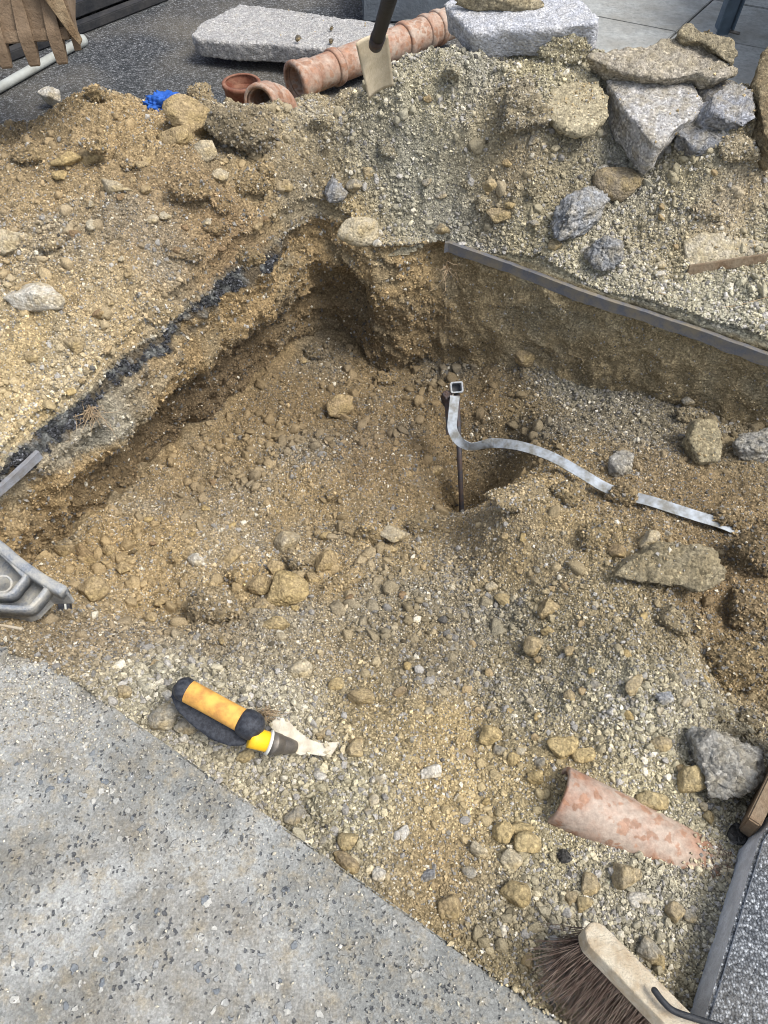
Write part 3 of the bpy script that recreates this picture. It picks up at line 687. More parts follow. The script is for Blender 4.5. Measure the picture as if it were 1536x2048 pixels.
CRUMBS = []
def chunk(name, top, thick, mat, color, label, cat, voxel=.007, amp=.006, tip=(0, 0, 0), group=None, grow=0.0, sm=2, seed=1, amp2=.003):
    """thick broken slab: outline of the top face (world points), extruded down, remeshed and roughened"""
    top = np.array(top, float); c = top.mean(0)
    n = Vector((0, 0, 0)); m_ = len(top)
    for i in range(m_): n += Vector(top[i]-c).cross(Vector(top[(i+1) % m_]-c))
    n.normalize(); n = np.array(n); n = n if n[2] > 0 else -n
    bot = top - n*thick + (top-c)*grow + np.array(tip)
    V = np.vstack([top, bot])-c; bm = bmesh.new(); vs = [bm.verts.new(v) for v in V]
    bm.faces.new(vs[:m_]); bm.faces.new(vs[m_:][::-1])
    for i in range(m_): j = (i+1) % m_; bm.faces.new((vs[i], vs[m_+i], vs[m_+j], vs[j]))
    bmesh.ops.triangulate(bm, faces=bm.faces); bmesh.ops.recalc_face_normals(bm, faces=bm.faces)
    me = bpy.data.meshes.new('tmp'); bm.to_mesh(me); bm.free(); t = bpy.data.objects.new('tmp', me); COL.objects.link(t)
    md = t.modifiers.new('r', 'REMESH'); md.mode = 'VOXEL'; md.voxel_size = voxel
    dg = bpy.context.evaluated_depsgraph_get(); dg.update(); e = t.evaluated_get(dg); em = e.to_mesh()
    nv = len(em.vertices); P = np.empty(nv*3); em.vertices.foreach_get('co', P); P = P.reshape(-1, 3)
    N = np.empty(nv*3); em.vertices.foreach_get('normal', N); N = N.reshape(-1, 3)
    F = [tuple(p.vertices) for p in em.polygons]; E = np.empty(len(em.edges)*2, np.int32); em.edges.foreach_get('vertices', E); E = E.reshape(-1, 2)
    e.to_mesh_clear(); bpy.data.objects.remove(t)
    for _ in range(sm):
        acc = np.zeros_like(P); cnt = np.zeros(nv); np.add.at(acc, E[:, 0], P[E[:, 1]]); np.add.at(acc, E[:, 1], P[E[:, 0]]); np.add.at(cnt, E[:, 0], 1); np.add.at(cnt, E[:, 1], 1)
        P = P*.4+.6*acc/np.maximum(cnt, 1)[:, None]
    side = 1-np.clip((np.abs(N@n)-.3)/.5, 0, 1)
    P = P+N*((fbm(P+seed, .09, 3, .5, seed)*amp*2.2*(.35+side) + fbm(P+seed, .022, 3, .65, seed+9)*amp*.9)[:, None]) + N*(fbm(P+seed, .009, 2, .6, seed+5)*amp2)[:, None]
    cov = {'rubble_slab': .05, 'mortar_crust': .2, 'boulder': .10, 'stone': .06, 'flat_stone': .12}.get(name, .012)
    msk = (N[:, 2] > .45) & (RNG.uniform(0, 1, nv) < cov*np.clip(.6+3*fbm(P+7, .08, 3, .6, seed+3), 0, 2.5)); CRUMBS.append((P[msk]+c, N[msk]))
    o = mk(name, P, F, mat); o.location = tuple(c); o.color = (*lin(color), 1)
    return tag(o, label, cat, group)

o = prism('concrete_slab', near_poly, 0.0, -.16, M['paving'], M['slabside'], .004); tag(o, 'large pale grey exposed aggregate concrete slab filling the lower left foreground', 'concrete slab')
o = prism('speckled_slab', right_poly, .012, -.13, M['granite'], M['slabside'], .006); tag(o, 'dark speckled concrete slab with pale sawn side at lower right', 'concrete slab')

# asphalt: one sheet to the horizon with a hole where the ground was dug
from mathutils.geometry import tessellate_polygon
outer = [(-150, -150), (150, -150), (150, 150), (-150, 150)]
hole = [tuple(q) for q in (rim[::25]-nin[::25]*.05)] + [(1.8, 1.0), (1.8, -.8), (-2.1, -.8), (-2.1, .8)]
pl = [[Vector((x, y, 0)) for x, y in outer], [Vector((x, y, 0)) for x, y in hole]]
tr = tessellate_polygon(pl); Vv = np.array([(x, y, -.003) for x, y in outer+hole])
o = mk('asphalt', Vv, [tuple(t_) for t_ in tr], M['asphalt'], smooth=False); recalc(o); tag(o, kind='structure')
if o.data.polygons[0].normal.z < 0: o.data.flip_normals()

# broken, tilted board along the right side of the shelf
def boxv(c, ax, ay, az):                  # centre and three half vectors
    c, ax, ay, az = map(lambda q: np.array(q, float), (c, ax, ay, az))
    V = [c+sx*ax+sy*ay+sz*az for sz in (-1, 1) for sy in (-1, 1) for sx in (-1, 1)]
    F = [(0,2,3,1),(4,5,7,6),(0,1,5,4),(2,6,7,3),(0,4,6,2),(1,3,7,5)]
    return np.array(V), F
def bevbox(name, c, ax, ay, az, mat, root=None, bev=.003, seg_=2, smooth=False):
    V, F = boxv(c, ax, ay, az); 
    if root is not None: V = V-np.array(root.location)
    o = mk(name, V, F, mat, root, smooth=smooth)
    bm = bmesh.new(); bm.from_mesh(o.data); bmesh.ops.recalc_face_normals(bm, faces=bm.faces)
    bmesh.ops.bevel(bm, geom=list(bm.edges), offset=bev, segments=seg_, affect='EDGES'); bm.to_mesh(o.data); bm.free()
    for p in o.data.polygons: p.use_smooth = False
    return o
def tube(path, radii, wall=None, segs=32, frame=None, caps=True):
    """swept tube; wall: None = solid with caps, else open pipe with that wall thickness"""
    path = np.array(path, float); n = len(path); radii = np.broadcast_to(radii, (n,)).astype(float)
    T_ = np.gradient(path, axis=0); T_ /= np.linalg.norm(T_, axis=1)[:, None]
    up = np.array([0, 0, 1.]) if abs(T_[0][2]) < .9 else np.array([1., 0, 0])
    A = np.cross(T_[0], up); A /= np.linalg.norm(A); V = []; 
    th = np.linspace(0, 2*math.pi, segs, endpoint=False); rings = []
    for i in range(n):
        A = A-T_[i]*(A@T_[i]); A /= np.linalg.norm(A); B = np.cross(T_[i], A)
        rings.append((path[i], A.copy(), B))
    def ringset(rr): return [np.array([c+r*(math.cos(a)*A+math.sin(a)*B) for a in th]) for (c, A, B), r in zip(rings, rr)]
    R = ringset(radii)
    if wall is not None: R += ringset(radii-wall)[::-1]
    V = np.vstack(R); F = []; m = len(R)
    rng_ = range(m if wall is not None else m-1)
    for i in rng_:
        j = (i+1) % m
        for k_ in range(segs): l = (k_+1) % segs; F.append((i*segs+k_, j*segs+k_, j*segs+l, i*segs+l))
    if wall is None and caps: F.append(tuple(range(segs))[::-1]); F.append(tuple((m-1)*segs+k_ for k_ in range(segs)))
    return V, F
def tpart(name, path, radii, mat, root, wall=None, segs=32):
    V, F = tube(path, radii, wall, segs); o = part(name, V, F, mat, root); recalc(o)
    return o
def smoothpath(P, n=24):
    P = np.array(P, float); m = len(P); out = []
    ext = np.vstack([2*P[0]-P[1], P, 2*P[-1]-P[-2]])
    for i in range(m-1):
        p0, p1, p2, p3_ = ext[i:i+4]
        for t_ in np.linspace(0, 1, n, endpoint=False):
            out.append(.5*((2*p1)+(-p0+p2)*t_+(2*p0-5*p1+4*p2-p3_)*t_**2+(-p0+3*p1-3*p2+p3_)*t_**3))
    out.append(P[-1]); return np.array(out)

# sawn edge strip along the right wall
def ribbon(name, i0, i1, zt, zb, offs, th, mat, label, cat, amp=.011):
    q = np.arange(i0, i1, 3); P = rim0[q]; nn = nin[q]; hgt = fbm(s3[q]*1.0, .07, 4, .65, 55)*amp
    zt_ = zt+hgt*.3; zb_ = zb+hgt; rr = []
    for o_, z_ in ((offs, zt_), (offs, (zt_+zb_)/2), (offs+.001, zb_), (offs-th, zb_), (offs-th, zt_)):
        rr.append(np.column_stack([P+nn*o_, np.broadcast_to(z_, len(P))]))
    V = np.vstack(rr); m = len(P); F = []
    for a in range(5):
        b = (a+1) % 5
        for i in range(m-1): F.append((a*m+i, b*m+i, b*m+i+1, a*m+i+1))
    F.append(tuple(a*m for a in range(5))); F.append(tuple(a*m+m-1 for a in range(5)))
    o = mk(name, V, F, mat, smooth=False); recalc(o); return tag(o, label, cat)
iS = int(S_cut/.0042)
ribbon('edging_strip', iS+4, len(S)-2, .004, -.029, .018, .014, M['edge'], 'long straight grey edge strip along the top of the right pit wall', 'edging')
i1_ = int(np.interp(2.0, np.arange(len(seg)), seg)/.0042)
ribbon('edging_strip', 2, i1_, .006, -.016, .024, .012, M['edgepale'], 'short grey sawn edge strip at the far left of the pit rim', 'edging', .005)

# broken asphalt crust along the left rim: lumps of black asphalt
for j, (sidx, w_, lab) in enumerate([(2.6, .05, 'black broken asphalt lump on left pit rim just above the short grey strip'), (4.1, .045, 'black jagged asphalt lump on the left pit rim above the root tuft'),
        (5.6, .05, 'black asphalt lump halfway up the left pit rim'), (6.7, .05, 'long black asphalt crust lump on the left rim above the clay bulge'), (8.3, .05, 'black asphalt lump near the far corner of the pit rim')]):
    s_ = np.interp(sidx, np.arange(len(seg)), seg); i_ = int(s_/.0042)
    P, F = rockshape(700+j, 5, 14, .8, .26, True); P = P*np.array([w_*1.1, .011, .013]); a = math.atan2(tan[i_, 1], tan[i_, 0])
    P = P@np.array(Matrix.Rotation(a, 3, 'Z')).T; o = mk('asphalt_lump', P, F, M['tar'])
    o.location = (rim[i_, 0]+nin[i_, 0]*.008, rim[i_, 1]+nin[i_, 1]*.008, -.010); o.color = (*lin((72, 73, 76)), 1); tag(o, lab, 'asphalt')

# ------------------------------------------------------------------ background: far things
# blue container
c0, c1 = W(0, 133), W(338, 0); cdv = (c1-c0)/np.linalg.norm(c1-c0); cn = np.array([-cdv[1], cdv[0], 0.])
root = empty('blue_container', c0, 'dark blue steel container on black skids beyond the digger bucket', 'container')
L0, L1 = -1.1, 2.6
def cbox(name, l0, l1, d0_, d1_, z0, z1, mat, bev=.004):
    c = c0+cdv*(l0+l1)/2+cn*(d0_+d1_)/2; c[2] = (z0+z1)/2
    return bevbox(name, c, cdv*(l1-l0)/2, cn*(d1_-d0_)/2, (0, 0, (z1-z0)/2), mat, root, bev)
cbox('skid', L0, L1, 0, .05, .0, .035, M['darkmetal'])
cbox('skid', L0, L1, .9, .95, .0, .035, M['darkmetal'])
cbox('body', L0, L1, .14, 1.3, .09, .42, M['blue'])
cbox('bottom_rail', L0, L1, .06, .14, .036, .088, M['darkmetal'])
for l in np.arange(L0+.12, L1, .52): cbox('rib', l, l+.2, .09, .139, .12, .38, M['blue'])
cbox('top_rail', L0, L1, .07, .138, .382, .42, M['blue'])

# pale pipe on the asphalt
root = empty('plastic_pipe', W(70, 135, .02), 'long thin pale grey plastic pipe lying on asphalt behind the bucket teeth', 'pipe')
a, b = W(-260, 322, .017), W(163, 82, .017); tpart('barrel', [a, a*.7+b*.3, a*.3+b*.7, b], .017, M['pvc'], root, .003, 20)
dd = (b-a)/np.linalg.norm(b-a); tpart('coupler', [b-dd*.045, b+dd*.0, b+dd*.015], [.022, .023, .021], M['pvc'], root, .004, 20)
# small debris beside
# excavator bucket
def bucket():
    d = 2.45; q = ray(75, 70); q = q/np.linalg.norm(q); o0 = q*d+np.array([0, 0, CAMH])
    root = empty('excavator_bucket', o0, 'muddy brown digger bucket with blunt teeth hanging at top left', 'excavator bucket')
    R_ = np.array([.985, .17, 0.]); up = np.array([-.03, .28, .96]); up /= np.linalg.norm(up); up = up-R_*(up@R_); up /= np.linalg.norm(up)
    bk = np.cross(R_, up); bk = bk if bk[1] > 0 else -bk
    def P(x, y, z): return o0+R_*x+up*y+bk*z
    px = d/FPX
    w0, w1 = -.60, .082                    # bucket width, in metres along R_
    # curved shell: lip at y=0, rises and curls back
    prof = [(0, 0), (.06, .0), (.16, -.004), (.30, -.004), (.39, .06), (.44, .18), (.45, .30), (.41, .42), (.33, .5)]
    prof = smoothpath([(0, a_, b_) for a_, b_ in prof], 5)[:, 1:]
    V = []; n = len(prof); tk = .012
    pr = np.gradient(prof, axis=0); pr /= np.linalg.norm(pr, axis=1)[:, None]; off_ = np.stack([-pr[:, 1], pr[:, 0]], 1)*tk
    cols_ = np.linspace(w0, w1, 14)
    allp = np.vstack([prof, (prof+off_)[::-1]]); m = len(allp)
    for c_ in cols_:
        for y_, z_ in allp: V.append(P(c_, y_, z_))
    F = []
    for i in range(len(cols_)-1):
        for k_ in range(m): l = (k_+1) % m; F.append((i*m+k_, (i+1)*m+k_, (i+1)*m+l, i*m+l))
    F.append(tuple(range(m))); F.append(tuple((len(cols_)-1)*m+k_ for k_ in range(m)))
    o = part('shell', V, F, M['bucket'], root, smooth=False); recalc(o)
    # side plates
    for s_, nm in ((w1, 1), (w0-.016, -1)):
        pp = [(-.035, -.012), (.05, -.03), (.2, -.05), (.42, .0), (.5, .2), (.42, .45), (.3, .5), (.44, .3), (.43, .19), (.37, .085), (.27, .03), (.02, .012)]
        pp = [(-.04, .0), (.1, -.035), (.26, -.06), (.46, -.02), (.56, .2), (.46, .5), (.3, .52), (.12, .2), (.03, .03)]
        V = [P(s_, y_, z_) for y_, z_ in pp]+[P(s_+.018, y_, z_) for y_, z_ in pp]; k_ = len(pp)
        F = [tuple(range(k_)), tuple(range(k_, 2*k_))]+[(i, (i+1) % k_, k_+(i+1) % k_, k_+i) for i in range(k_)]
        o = part('side_plate', V, F, M['bucket'], root, smooth=False); recalc(o)
    pp = [(-.005, .20), (.083, .20), (.087, .10), (.097, .03), (.111, -.016), (.104, -.026), (.088, -.004), (.060, .05), (.026, .12)]
    V = [P(x_, y_, -.034) for x_, y_ in pp]+[P(x_, y_, -.010) for x_, y_ in pp]; k_ = len(pp)
    F = [tuple(range(k_)), tuple(range(k_, 2*k_))]+[(i, (i+1) % k_, k_+(i+1) % k_, k_+i) for i in range(k_)]
    o = part('side_cutter', V, F, M['bucketmud'], root, smooth=False); recalc(o)
    bm = bmesh.new(); bm.from_mesh(o.data); bmesh.ops.bevel(bm, geom=list(bm.edges), offset=.0015, segments=1, affect='EDGES'); bm.to_mesh(o.data); bm.free()
    bevbox('cutting_edge', P((w0+w1)/2, .0, -.006), R_*(w1-w0)/2, up*.014, bk*.009, M['bucket'], root, .003)
    for u_ in (-74, -29, 16, 59, 102):
        x_ = (u_-75)*px
        # tooth: shank plate up the shell plus tapered blunt tip below
        V = []; rows = [(.10, .011, -.003, .012), (.05, .0155, -.010, .014), (.0, .0175, -.022, .022), (-.03, .016, -.020, .016), (-.064, .0135, -.012, .006), (-.068, .012, -.008, .003)]
        for y_, hw, z0, z1 in rows:
            V += [P(x_-hw, y_, z0), P(x_+hw, y_, z0), P(x_+hw*.95, y_, z1), P(x_-hw*.95, y_, z1)]
        F = []
        for i in range(len(rows)-1):
            for k_ in range(4): l = (k_+1) % 4; F.append((i*4+k_, (i+1)*4+k_, (i+1)*4+l, i*4+l))
        F += [(0, 1, 2, 3), tuple(len(V)-4+k_ for k_ in range(4))]
        o = part('tooth', V, F, M['bucket'], root, smooth=False); recalc(o)
        bm = bmesh.new(); bm.from_mesh(o.data); bmesh.ops.bevel(bm, geom=list(bm.edges), offset=.0012, segments=1, affect='EDGES'); bm.to_mesh(o.data); bm.free()
    bevbox('hitch', P(-.25, .52, .42), R_*.10, up*.08, bk*.08, M['darkmetal'], root, .01)
    bevbox('arm', P(-.25, .95, .52), R_*.05, up*.38+bk*.06, bk*.06, M['darkmetal'], root, .01)
bucket()

# big thin broken slab on the asphalt
def at(l): return [W(u, v, z) for u, v, z in l]
chunk('broken_concrete_slab', at([(381,68,.10),(404,44,.105),(478,8,.11),(560,17,.11),(650,30,.115),(790,48,.12),(775,96,.12),(690,101,.118),(620,95,.112),(540,88,.106),(470,86,.10),(395,77,.098)]),
      .068, M['slab_white'], (160, 159, 158), 'large flat pale broken concrete slab lying on asphalt behind the clay pipes', 'concrete slab', .007, .003, (0, 0, 0), None, -.02, 1, 4)
stone(508, 22, 16, 12, 0, 'dark', 'small dark lump near the far edge of the flat broken slab', 'lump')
for u, v, w_, lab in ((596, 77, 10, 'largest dark pebble on the flat broken slab'), (663, 56, 7, 'dark pebble on the far half of the flat broken slab'), (662, 82, 8, 'dark pebble close to the near edge of the flat broken slab')):
    P, F = rockshape(int(u), 3, 8, .8, .05); p = W(u, v, .128); s_ = w_*np.linalg.norm(p-[0, 0, CAMH])/FPX/2
    o = mk('pebble', P*s_, F, M['stone']); o.location = tuple(p); o.color = (*lin((90, 88, 86)), 1); tag(o, lab, 'pebble')
for u, v, l_ in ((430, 84, 'dark packing stone in shadow under the left end of the flat slab'), (560, 98, 'dark packing stone in shadow under the middle of the flat slab'), (720, 80, 'dark packing stone in shadow under the right end of the flat slab')):
    p = W(u, v, .02); P, F = rockshape(int(u)+3, 3, 8, .8, .05); o = mk('packing_stone', P*.03, F, M['stone']); o.location = (p[0], p[1]+.13, .015); o.color = (*lin((120, 118, 112)), 1)
    tag(o, l_, 'stone', 'stones propping the flat slab')

# grey block at the top
b0, b1 = W(730, 44), W(908, 47); bd = (b1-b0)/np.linalg.norm(b1-b0); bn = np.array([-bd[1], bd[0], 0])
root = empty('concrete_trough', b0, 'blue grey concrete trough behind the shovel shaft', 'concrete block')
wv = np.linalg.norm(b1-b0)
bevbox('wall', (b0+b1)/2+[0, 0, .13]+bn*.02, bd*wv/2*1.05, bn*.02, (0, 0, .13), M['block'], root, .006)
bevbox('wall', (b0+b1)/2+[0, 0, .13]+bn*.34, bd*wv/2*1.05, bn*.02, (0, 0, .13), M['block'], root, .006)
bevbox('base', (b0+b1)/2+[0, 0, .03]+bn*.18, bd*wv/2*1.0, bn*.139, (0, 0, .03), M['block'], root, .004)
for s_ in (-1, 1): bevbox('end_wall', (b0+b1)/2+[0, 0, .16]+bn*.18+bd*s_*wv/2, bd*.02, bn*.139, (0, 0, .098), M['block'], root, .004)

# paving flags top right
C0 = W(1352, 70); e1 = W(1213, 43)-C0; e1 /= np.linalg.norm(e1); e2 = W(1426, 3)-C0; e2 /= np.linalg.norm(e2)
dep = .42
lab = {(0, 0): 'pale grey paving flag right of the tilted white slab, at the frame top', (1, 0): 'paving flag farthest left behind the white slab corner', (0, -1): 'pale grey paving flag directly behind the rubble slabs', (1, -1): 'paving flag between the white slab and the rubble',
       (-1, 0): 'shaded paving flag around the foot of the steel post', (-1, -1): 'shaded dark paving flag at the right edge behind the rubble', (-2, 0): 'shaded paving flag beyond the right picture edge', (-2, -1): 'shaded paving flag beyond the right edge, nearer row',
       (0, 1): 'paving flag in the far row left of the post', (-1, 1): 'paving flag in the far row right of the post'}
for (i, j), l_ in lab.items():
    w_ = .62; a0 = C0+e1*(i*w_+.004)+e2*(j*dep+.004); a1 = e1*(w_-.008); a2 = e2*(dep-.008)
    o = prism('paving_flag', [a0[:2], (a0+a1)[:2], (a0+a1+a2)[:2], (a0+a2)[:2]], .012+.001*((i*3+j*5) % 3), -.03, M['flagstone'], M['flagstone'], .003)
    tag(o, l_, 'paving slab', 'flags of the pavement')

# steel post
p0 = W(1442, 74, .0); root = empty('steel_post', p0, 'blue grey steel post standing on paving at top right', 'post')
pu = np.array([.05, .02, 1.]); pu /= np.linalg.norm(pu)
pc = p0+pu*.4
bevbox('post', pc, (.024, 0, 0), (0, .010, 0), pu*.4, M['greypost'], root, .003)
bevbox('flange', pc+np.array([-.030, .0, 0]), (.004, 0, 0), (0, .026, 0), pu*.37, M['greypost'], root, .002)
bevbox('flange', pc+np.array([.030, .0, 0]), (.004, 0, 0), (0, .026, 0), pu*.37, M['greypost'], root, .002)
tpart('bolt', [p0+[.02, -.02, .03], p0+[.055, -.045, .03]], .006, M['ferrule'], root, None, 12)
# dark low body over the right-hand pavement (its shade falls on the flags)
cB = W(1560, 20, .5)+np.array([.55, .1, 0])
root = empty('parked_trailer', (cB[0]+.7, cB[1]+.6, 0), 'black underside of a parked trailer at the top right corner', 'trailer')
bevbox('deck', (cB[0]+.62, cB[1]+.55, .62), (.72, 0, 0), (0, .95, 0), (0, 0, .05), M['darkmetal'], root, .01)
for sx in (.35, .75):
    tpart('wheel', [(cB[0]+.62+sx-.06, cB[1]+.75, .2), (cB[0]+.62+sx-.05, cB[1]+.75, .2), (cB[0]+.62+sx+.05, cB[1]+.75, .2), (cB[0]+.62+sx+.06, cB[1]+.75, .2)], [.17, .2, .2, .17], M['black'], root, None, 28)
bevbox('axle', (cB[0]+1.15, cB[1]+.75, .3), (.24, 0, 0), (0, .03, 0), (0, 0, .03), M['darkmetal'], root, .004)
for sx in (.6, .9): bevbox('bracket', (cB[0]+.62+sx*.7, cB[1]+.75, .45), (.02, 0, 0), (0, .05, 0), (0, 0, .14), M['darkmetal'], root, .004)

# tilted white slab piece on the heap crest
chunk('broken_concrete_slab', at([(888,6,.475),(930,-40,.49),(1060,-40,.5),(1150,-10,.5),(1204,38,.49),(1190,50,.487),(1060,58,.47),(945,64,.455),(918,40,.46)]),
      .085, M['slab_white'], (178, 180, 186), 'thick pale blue-white concrete slab piece resting on top of the heap crest', 'concrete slab', .009, .004, (.01, .015, 0), None, -.02, 1, 9)
chunk('rubble_slab', at([(1207,158,.36),(1280,158,.365),(1345,166,.365),(1385,158,.36),(1412,212,.345),(1395,232,.335),(1345,262,.32),(1312,292,.31),(1285,262,.32),(1240,205,.34)]),
      .115, M['concrete_rock'], (186, 184, 182), 'large pale grey concrete block sloping down the heap among the rubble', 'concrete rubble', .008, .006, (.0, .02, 0), None, -.02, 1, 12, .002)
chunk('rubble_slab', at([(1165,110,.42),(1215,96,.43),(1290,86,.435),(1345,74,.44),(1405,84,.43),(1440,110,.42),(1478,140,.40),(1440,160,.395),(1400,150,.395),(1340,160,.39),(1290,150,.395),(1215,136,.40)]),
      .06, M['concrete_rock'], (168, 160, 146), 'long flat soil-dusted rubble slab lying across the top of the rubble pile', 'concrete rubble', .008, .008, (0, .02, 0), None, -.12, 2, 15)
chunk('rubble_slab', at([(1350,70,.46),(1378,54,.47),(1420,56,.475),(1466,72,.46),(1476,100,.44),(1470,132,.41),(1440,118,.42),(1408,92,.44)]),
      .10, M['concrete_rock'], (150, 140, 118), 'upright brown and yellow stained rubble piece in front of the steel post', 'concrete rubble', .008, .010, (.0, .03, 0), None, -.2, 2, 18)
chunk('rubble_slab', at([(1395,165,.36),(1440,150,.37),(1478,160,.365),(1490,190,.35),(1440,205,.34),(1412,200,.34)]),
      .11, M['concrete_rock'], (112, 112, 114), 'dark shaded rubble piece wedged under the long flat rubble slab', 'concrete rubble', .009, .008, (0, 0, 0), None, -.1, 2, 21)
chunk('rubble_slab', at([(1420,190,.385),(1450,166,.39),(1485,170,.385),(1512,200,.37),(1518,232,.355),(1490,254,.345),(1450,236,.35),(1430,222,.36)]),
      .10, M['concrete_rock'], (150, 152, 158), 'knobbly blue grey rubble lump at the right of the rubble pile', 'concrete rubble', .008, .011, (0, .01, 0), None, -.12, 2, 24)
chunk('rubble_slab', at([(1345,262,.30),(1400,222,.315),(1450,232,.32),(1490,252,.32),(1440,278,.30),(1390,290,.29)]),
      .08, M['concrete_rock'], (140, 142, 146), 'grey rubble piece wedged below the blue grey lump', 'concrete rubble', .008, .009, (0, 0, 0), None, -.05, 2, 27)
chunk('rubble_slab', at([(1516,130,.42),(1545,90,.44),(1620,80,.45),(1640,250,.36),(1560,300,.33),(1526,270,.34),(1512,200,.38)]),
      .10, M['concrete_rock'], (118, 104, 80), 'brown rubble slab cut off by the right picture edge', 'concrete rubble', .009, .008, (0, 0, 0), None, -.05, 2, 30)
chunk('mortar_crust', at([(1088,205,.345),(1105,170,.36),(1150,160,.36),(1195,165,.355),(1222,190,.34),(1212,228,.32),(1185,252,.312),(1155,262,.31),(1120,246,.32),(1092,225,.335)]),
      .03, M['concrete_rock'], (176, 166, 140), 'rounded crust of pale mortar stuck with gravel on the right heap', 'mortar', .006, .008, (0, 0, 0), None, -.06, 2, 33)

chunk('boulder', at([(1230,1152,-.075),(1258,1114,-.055),(1330,1086,-.02),(1392,1084,-.01),(1432,1112,-.02),(1446,1158,-.05),(1400,1182,-.06),(1330,1168,-.065),(1268,1166,-.08)]),
      .10, M['clod'], (150, 140, 116), 'biggest boulder of caked grey brown earth on the right mound', 'boulder', .006, .009, (0, .01, 0), None, -.12, 1, 43, .004)
chunk('stone', at([(1374,878,-.13),(1396,842,-.10),(1430,844,-.10),(1450,884,-.12),(1440,916,-.14),(1402,926,-.15)]),
      .07, M['clod'], (160, 150, 124), 'upright pale stone block on the slope near the right edge', 'stone', .006, .006, (0, .01, 0), None, -.08, 1, 45)
# ------------------------------------------------------------------ clay pipes
def axis_pts(a, b, fr): a, b = np.array(a), np.array(b); return [a+(b-a)*f for f in fr]
def socket(a, d, r, ln, root, wall=.009, q=1.0):
    """collar starting at a along direction d"""
    ts = [0, .004, .012, .022, .03, ln*.75, ln*.92, ln]
    rs = [r*(1+k_*q) for k_ in (.13, .24, .26, .24, .15, .13, .08, .012)]
    return tpart('socket', [a+d*t_ for t_ in ts], rs, M['clay'], root, wall+.004, 40)
# long pipe run lying on the asphalt
pa, pb = W(588, 166, .075), W(905, 44, .085); D = (pb-pa); Lg = np.linalg.norm(D); D /= Lg; r = .058
root = empty('clay_pipe', (pa[0], pa[1], 0), 'long brown blotched clay drain pipe with collars lying behind the heap', 'drain pipe')
tpart('barrel', axis_pts(pa+D*.02, pb, np.linspace(0, 1, 8)), r, M['clay'], root, .009, 40)
for f, q_, l_ in ((0, 1.0, .085), (.22, .55, .035), (.66, .6, .05), (.80, .45, .03), (.88, .45, .03)): socket(pa+D*Lg*f, D, r*1.0, l_, root, .009, q_)
# collar standing upright
pc = W(482, 196, .0); z0 = zground(pc[0], pc[1])[0]*.0
pt = W(482, 163, .17); root = empty('clay_bend', (pt[0], pt[1], .0), 'brown clay pipe collar standing upright with its open end up', 'drain fitting')
tpart('barrel', [pt-np.array([0, 0, .15]), pt-np.array([0, 0, .09]), pt-np.array([0, 0, .03])], .054, M['clay_in'], root, .008, 40)
tpart('socket', [pt+np.array([0, 0, z_]) for z_ in (-.05, -.045, -.02, -.012, -.004, 0)], [.0565, .060, .061, .066, .067, .064], M['clay_in'], root, .011, 40)
# lying bend, mouth to the camera
m0 = W(522, 207, .19); f0 = np.array([-.35, -.82, .18]); f0 /= np.linalg.norm(f0)
root = empty('clay_bend', (m0[0], m0[1], .1), 'short orange clay pipe bend lying with its open mouth towards the pit', 'drain fitting')
path = smoothpath([m0, m0-f0*.04, m0-f0*.07+np.array([.006, 0, -.004]), m0-f0*.085+np.array([.022, .005, -.03]), m0-f0*.09+np.array([.032, 0.01, -.10])], 8)
tpart('barrel', path, .050, M['clay'], root, .008, 40)
tpart('socket', [m0+f0*t_ for t_ in (.012, .006, -.004, -.012, -.05, -.056)], [.056, .060, .061, .058, .057, .052], M['clay'], root, .010, 40)

# near pipe, half buried
pa, pb = W(1114, 1588, -.078), W(1432, 1744, -.128); D = pb-pa; Lg = np.linalg.norm(D); D /= Lg
root = empty('clay_pipe', pa, 'pinkish blotched clay pipe half buried in gravel at lower right', 'drain pipe')
A_PIPE, D_PIPE, L_PIPE = pa, D, Lg
tpart('barrel', axis_pts(pa, pb, [0, .01, .3, .6, 1.0]), [.053, .055, .055, .055, .055], M['clay'], root, .008, 56)

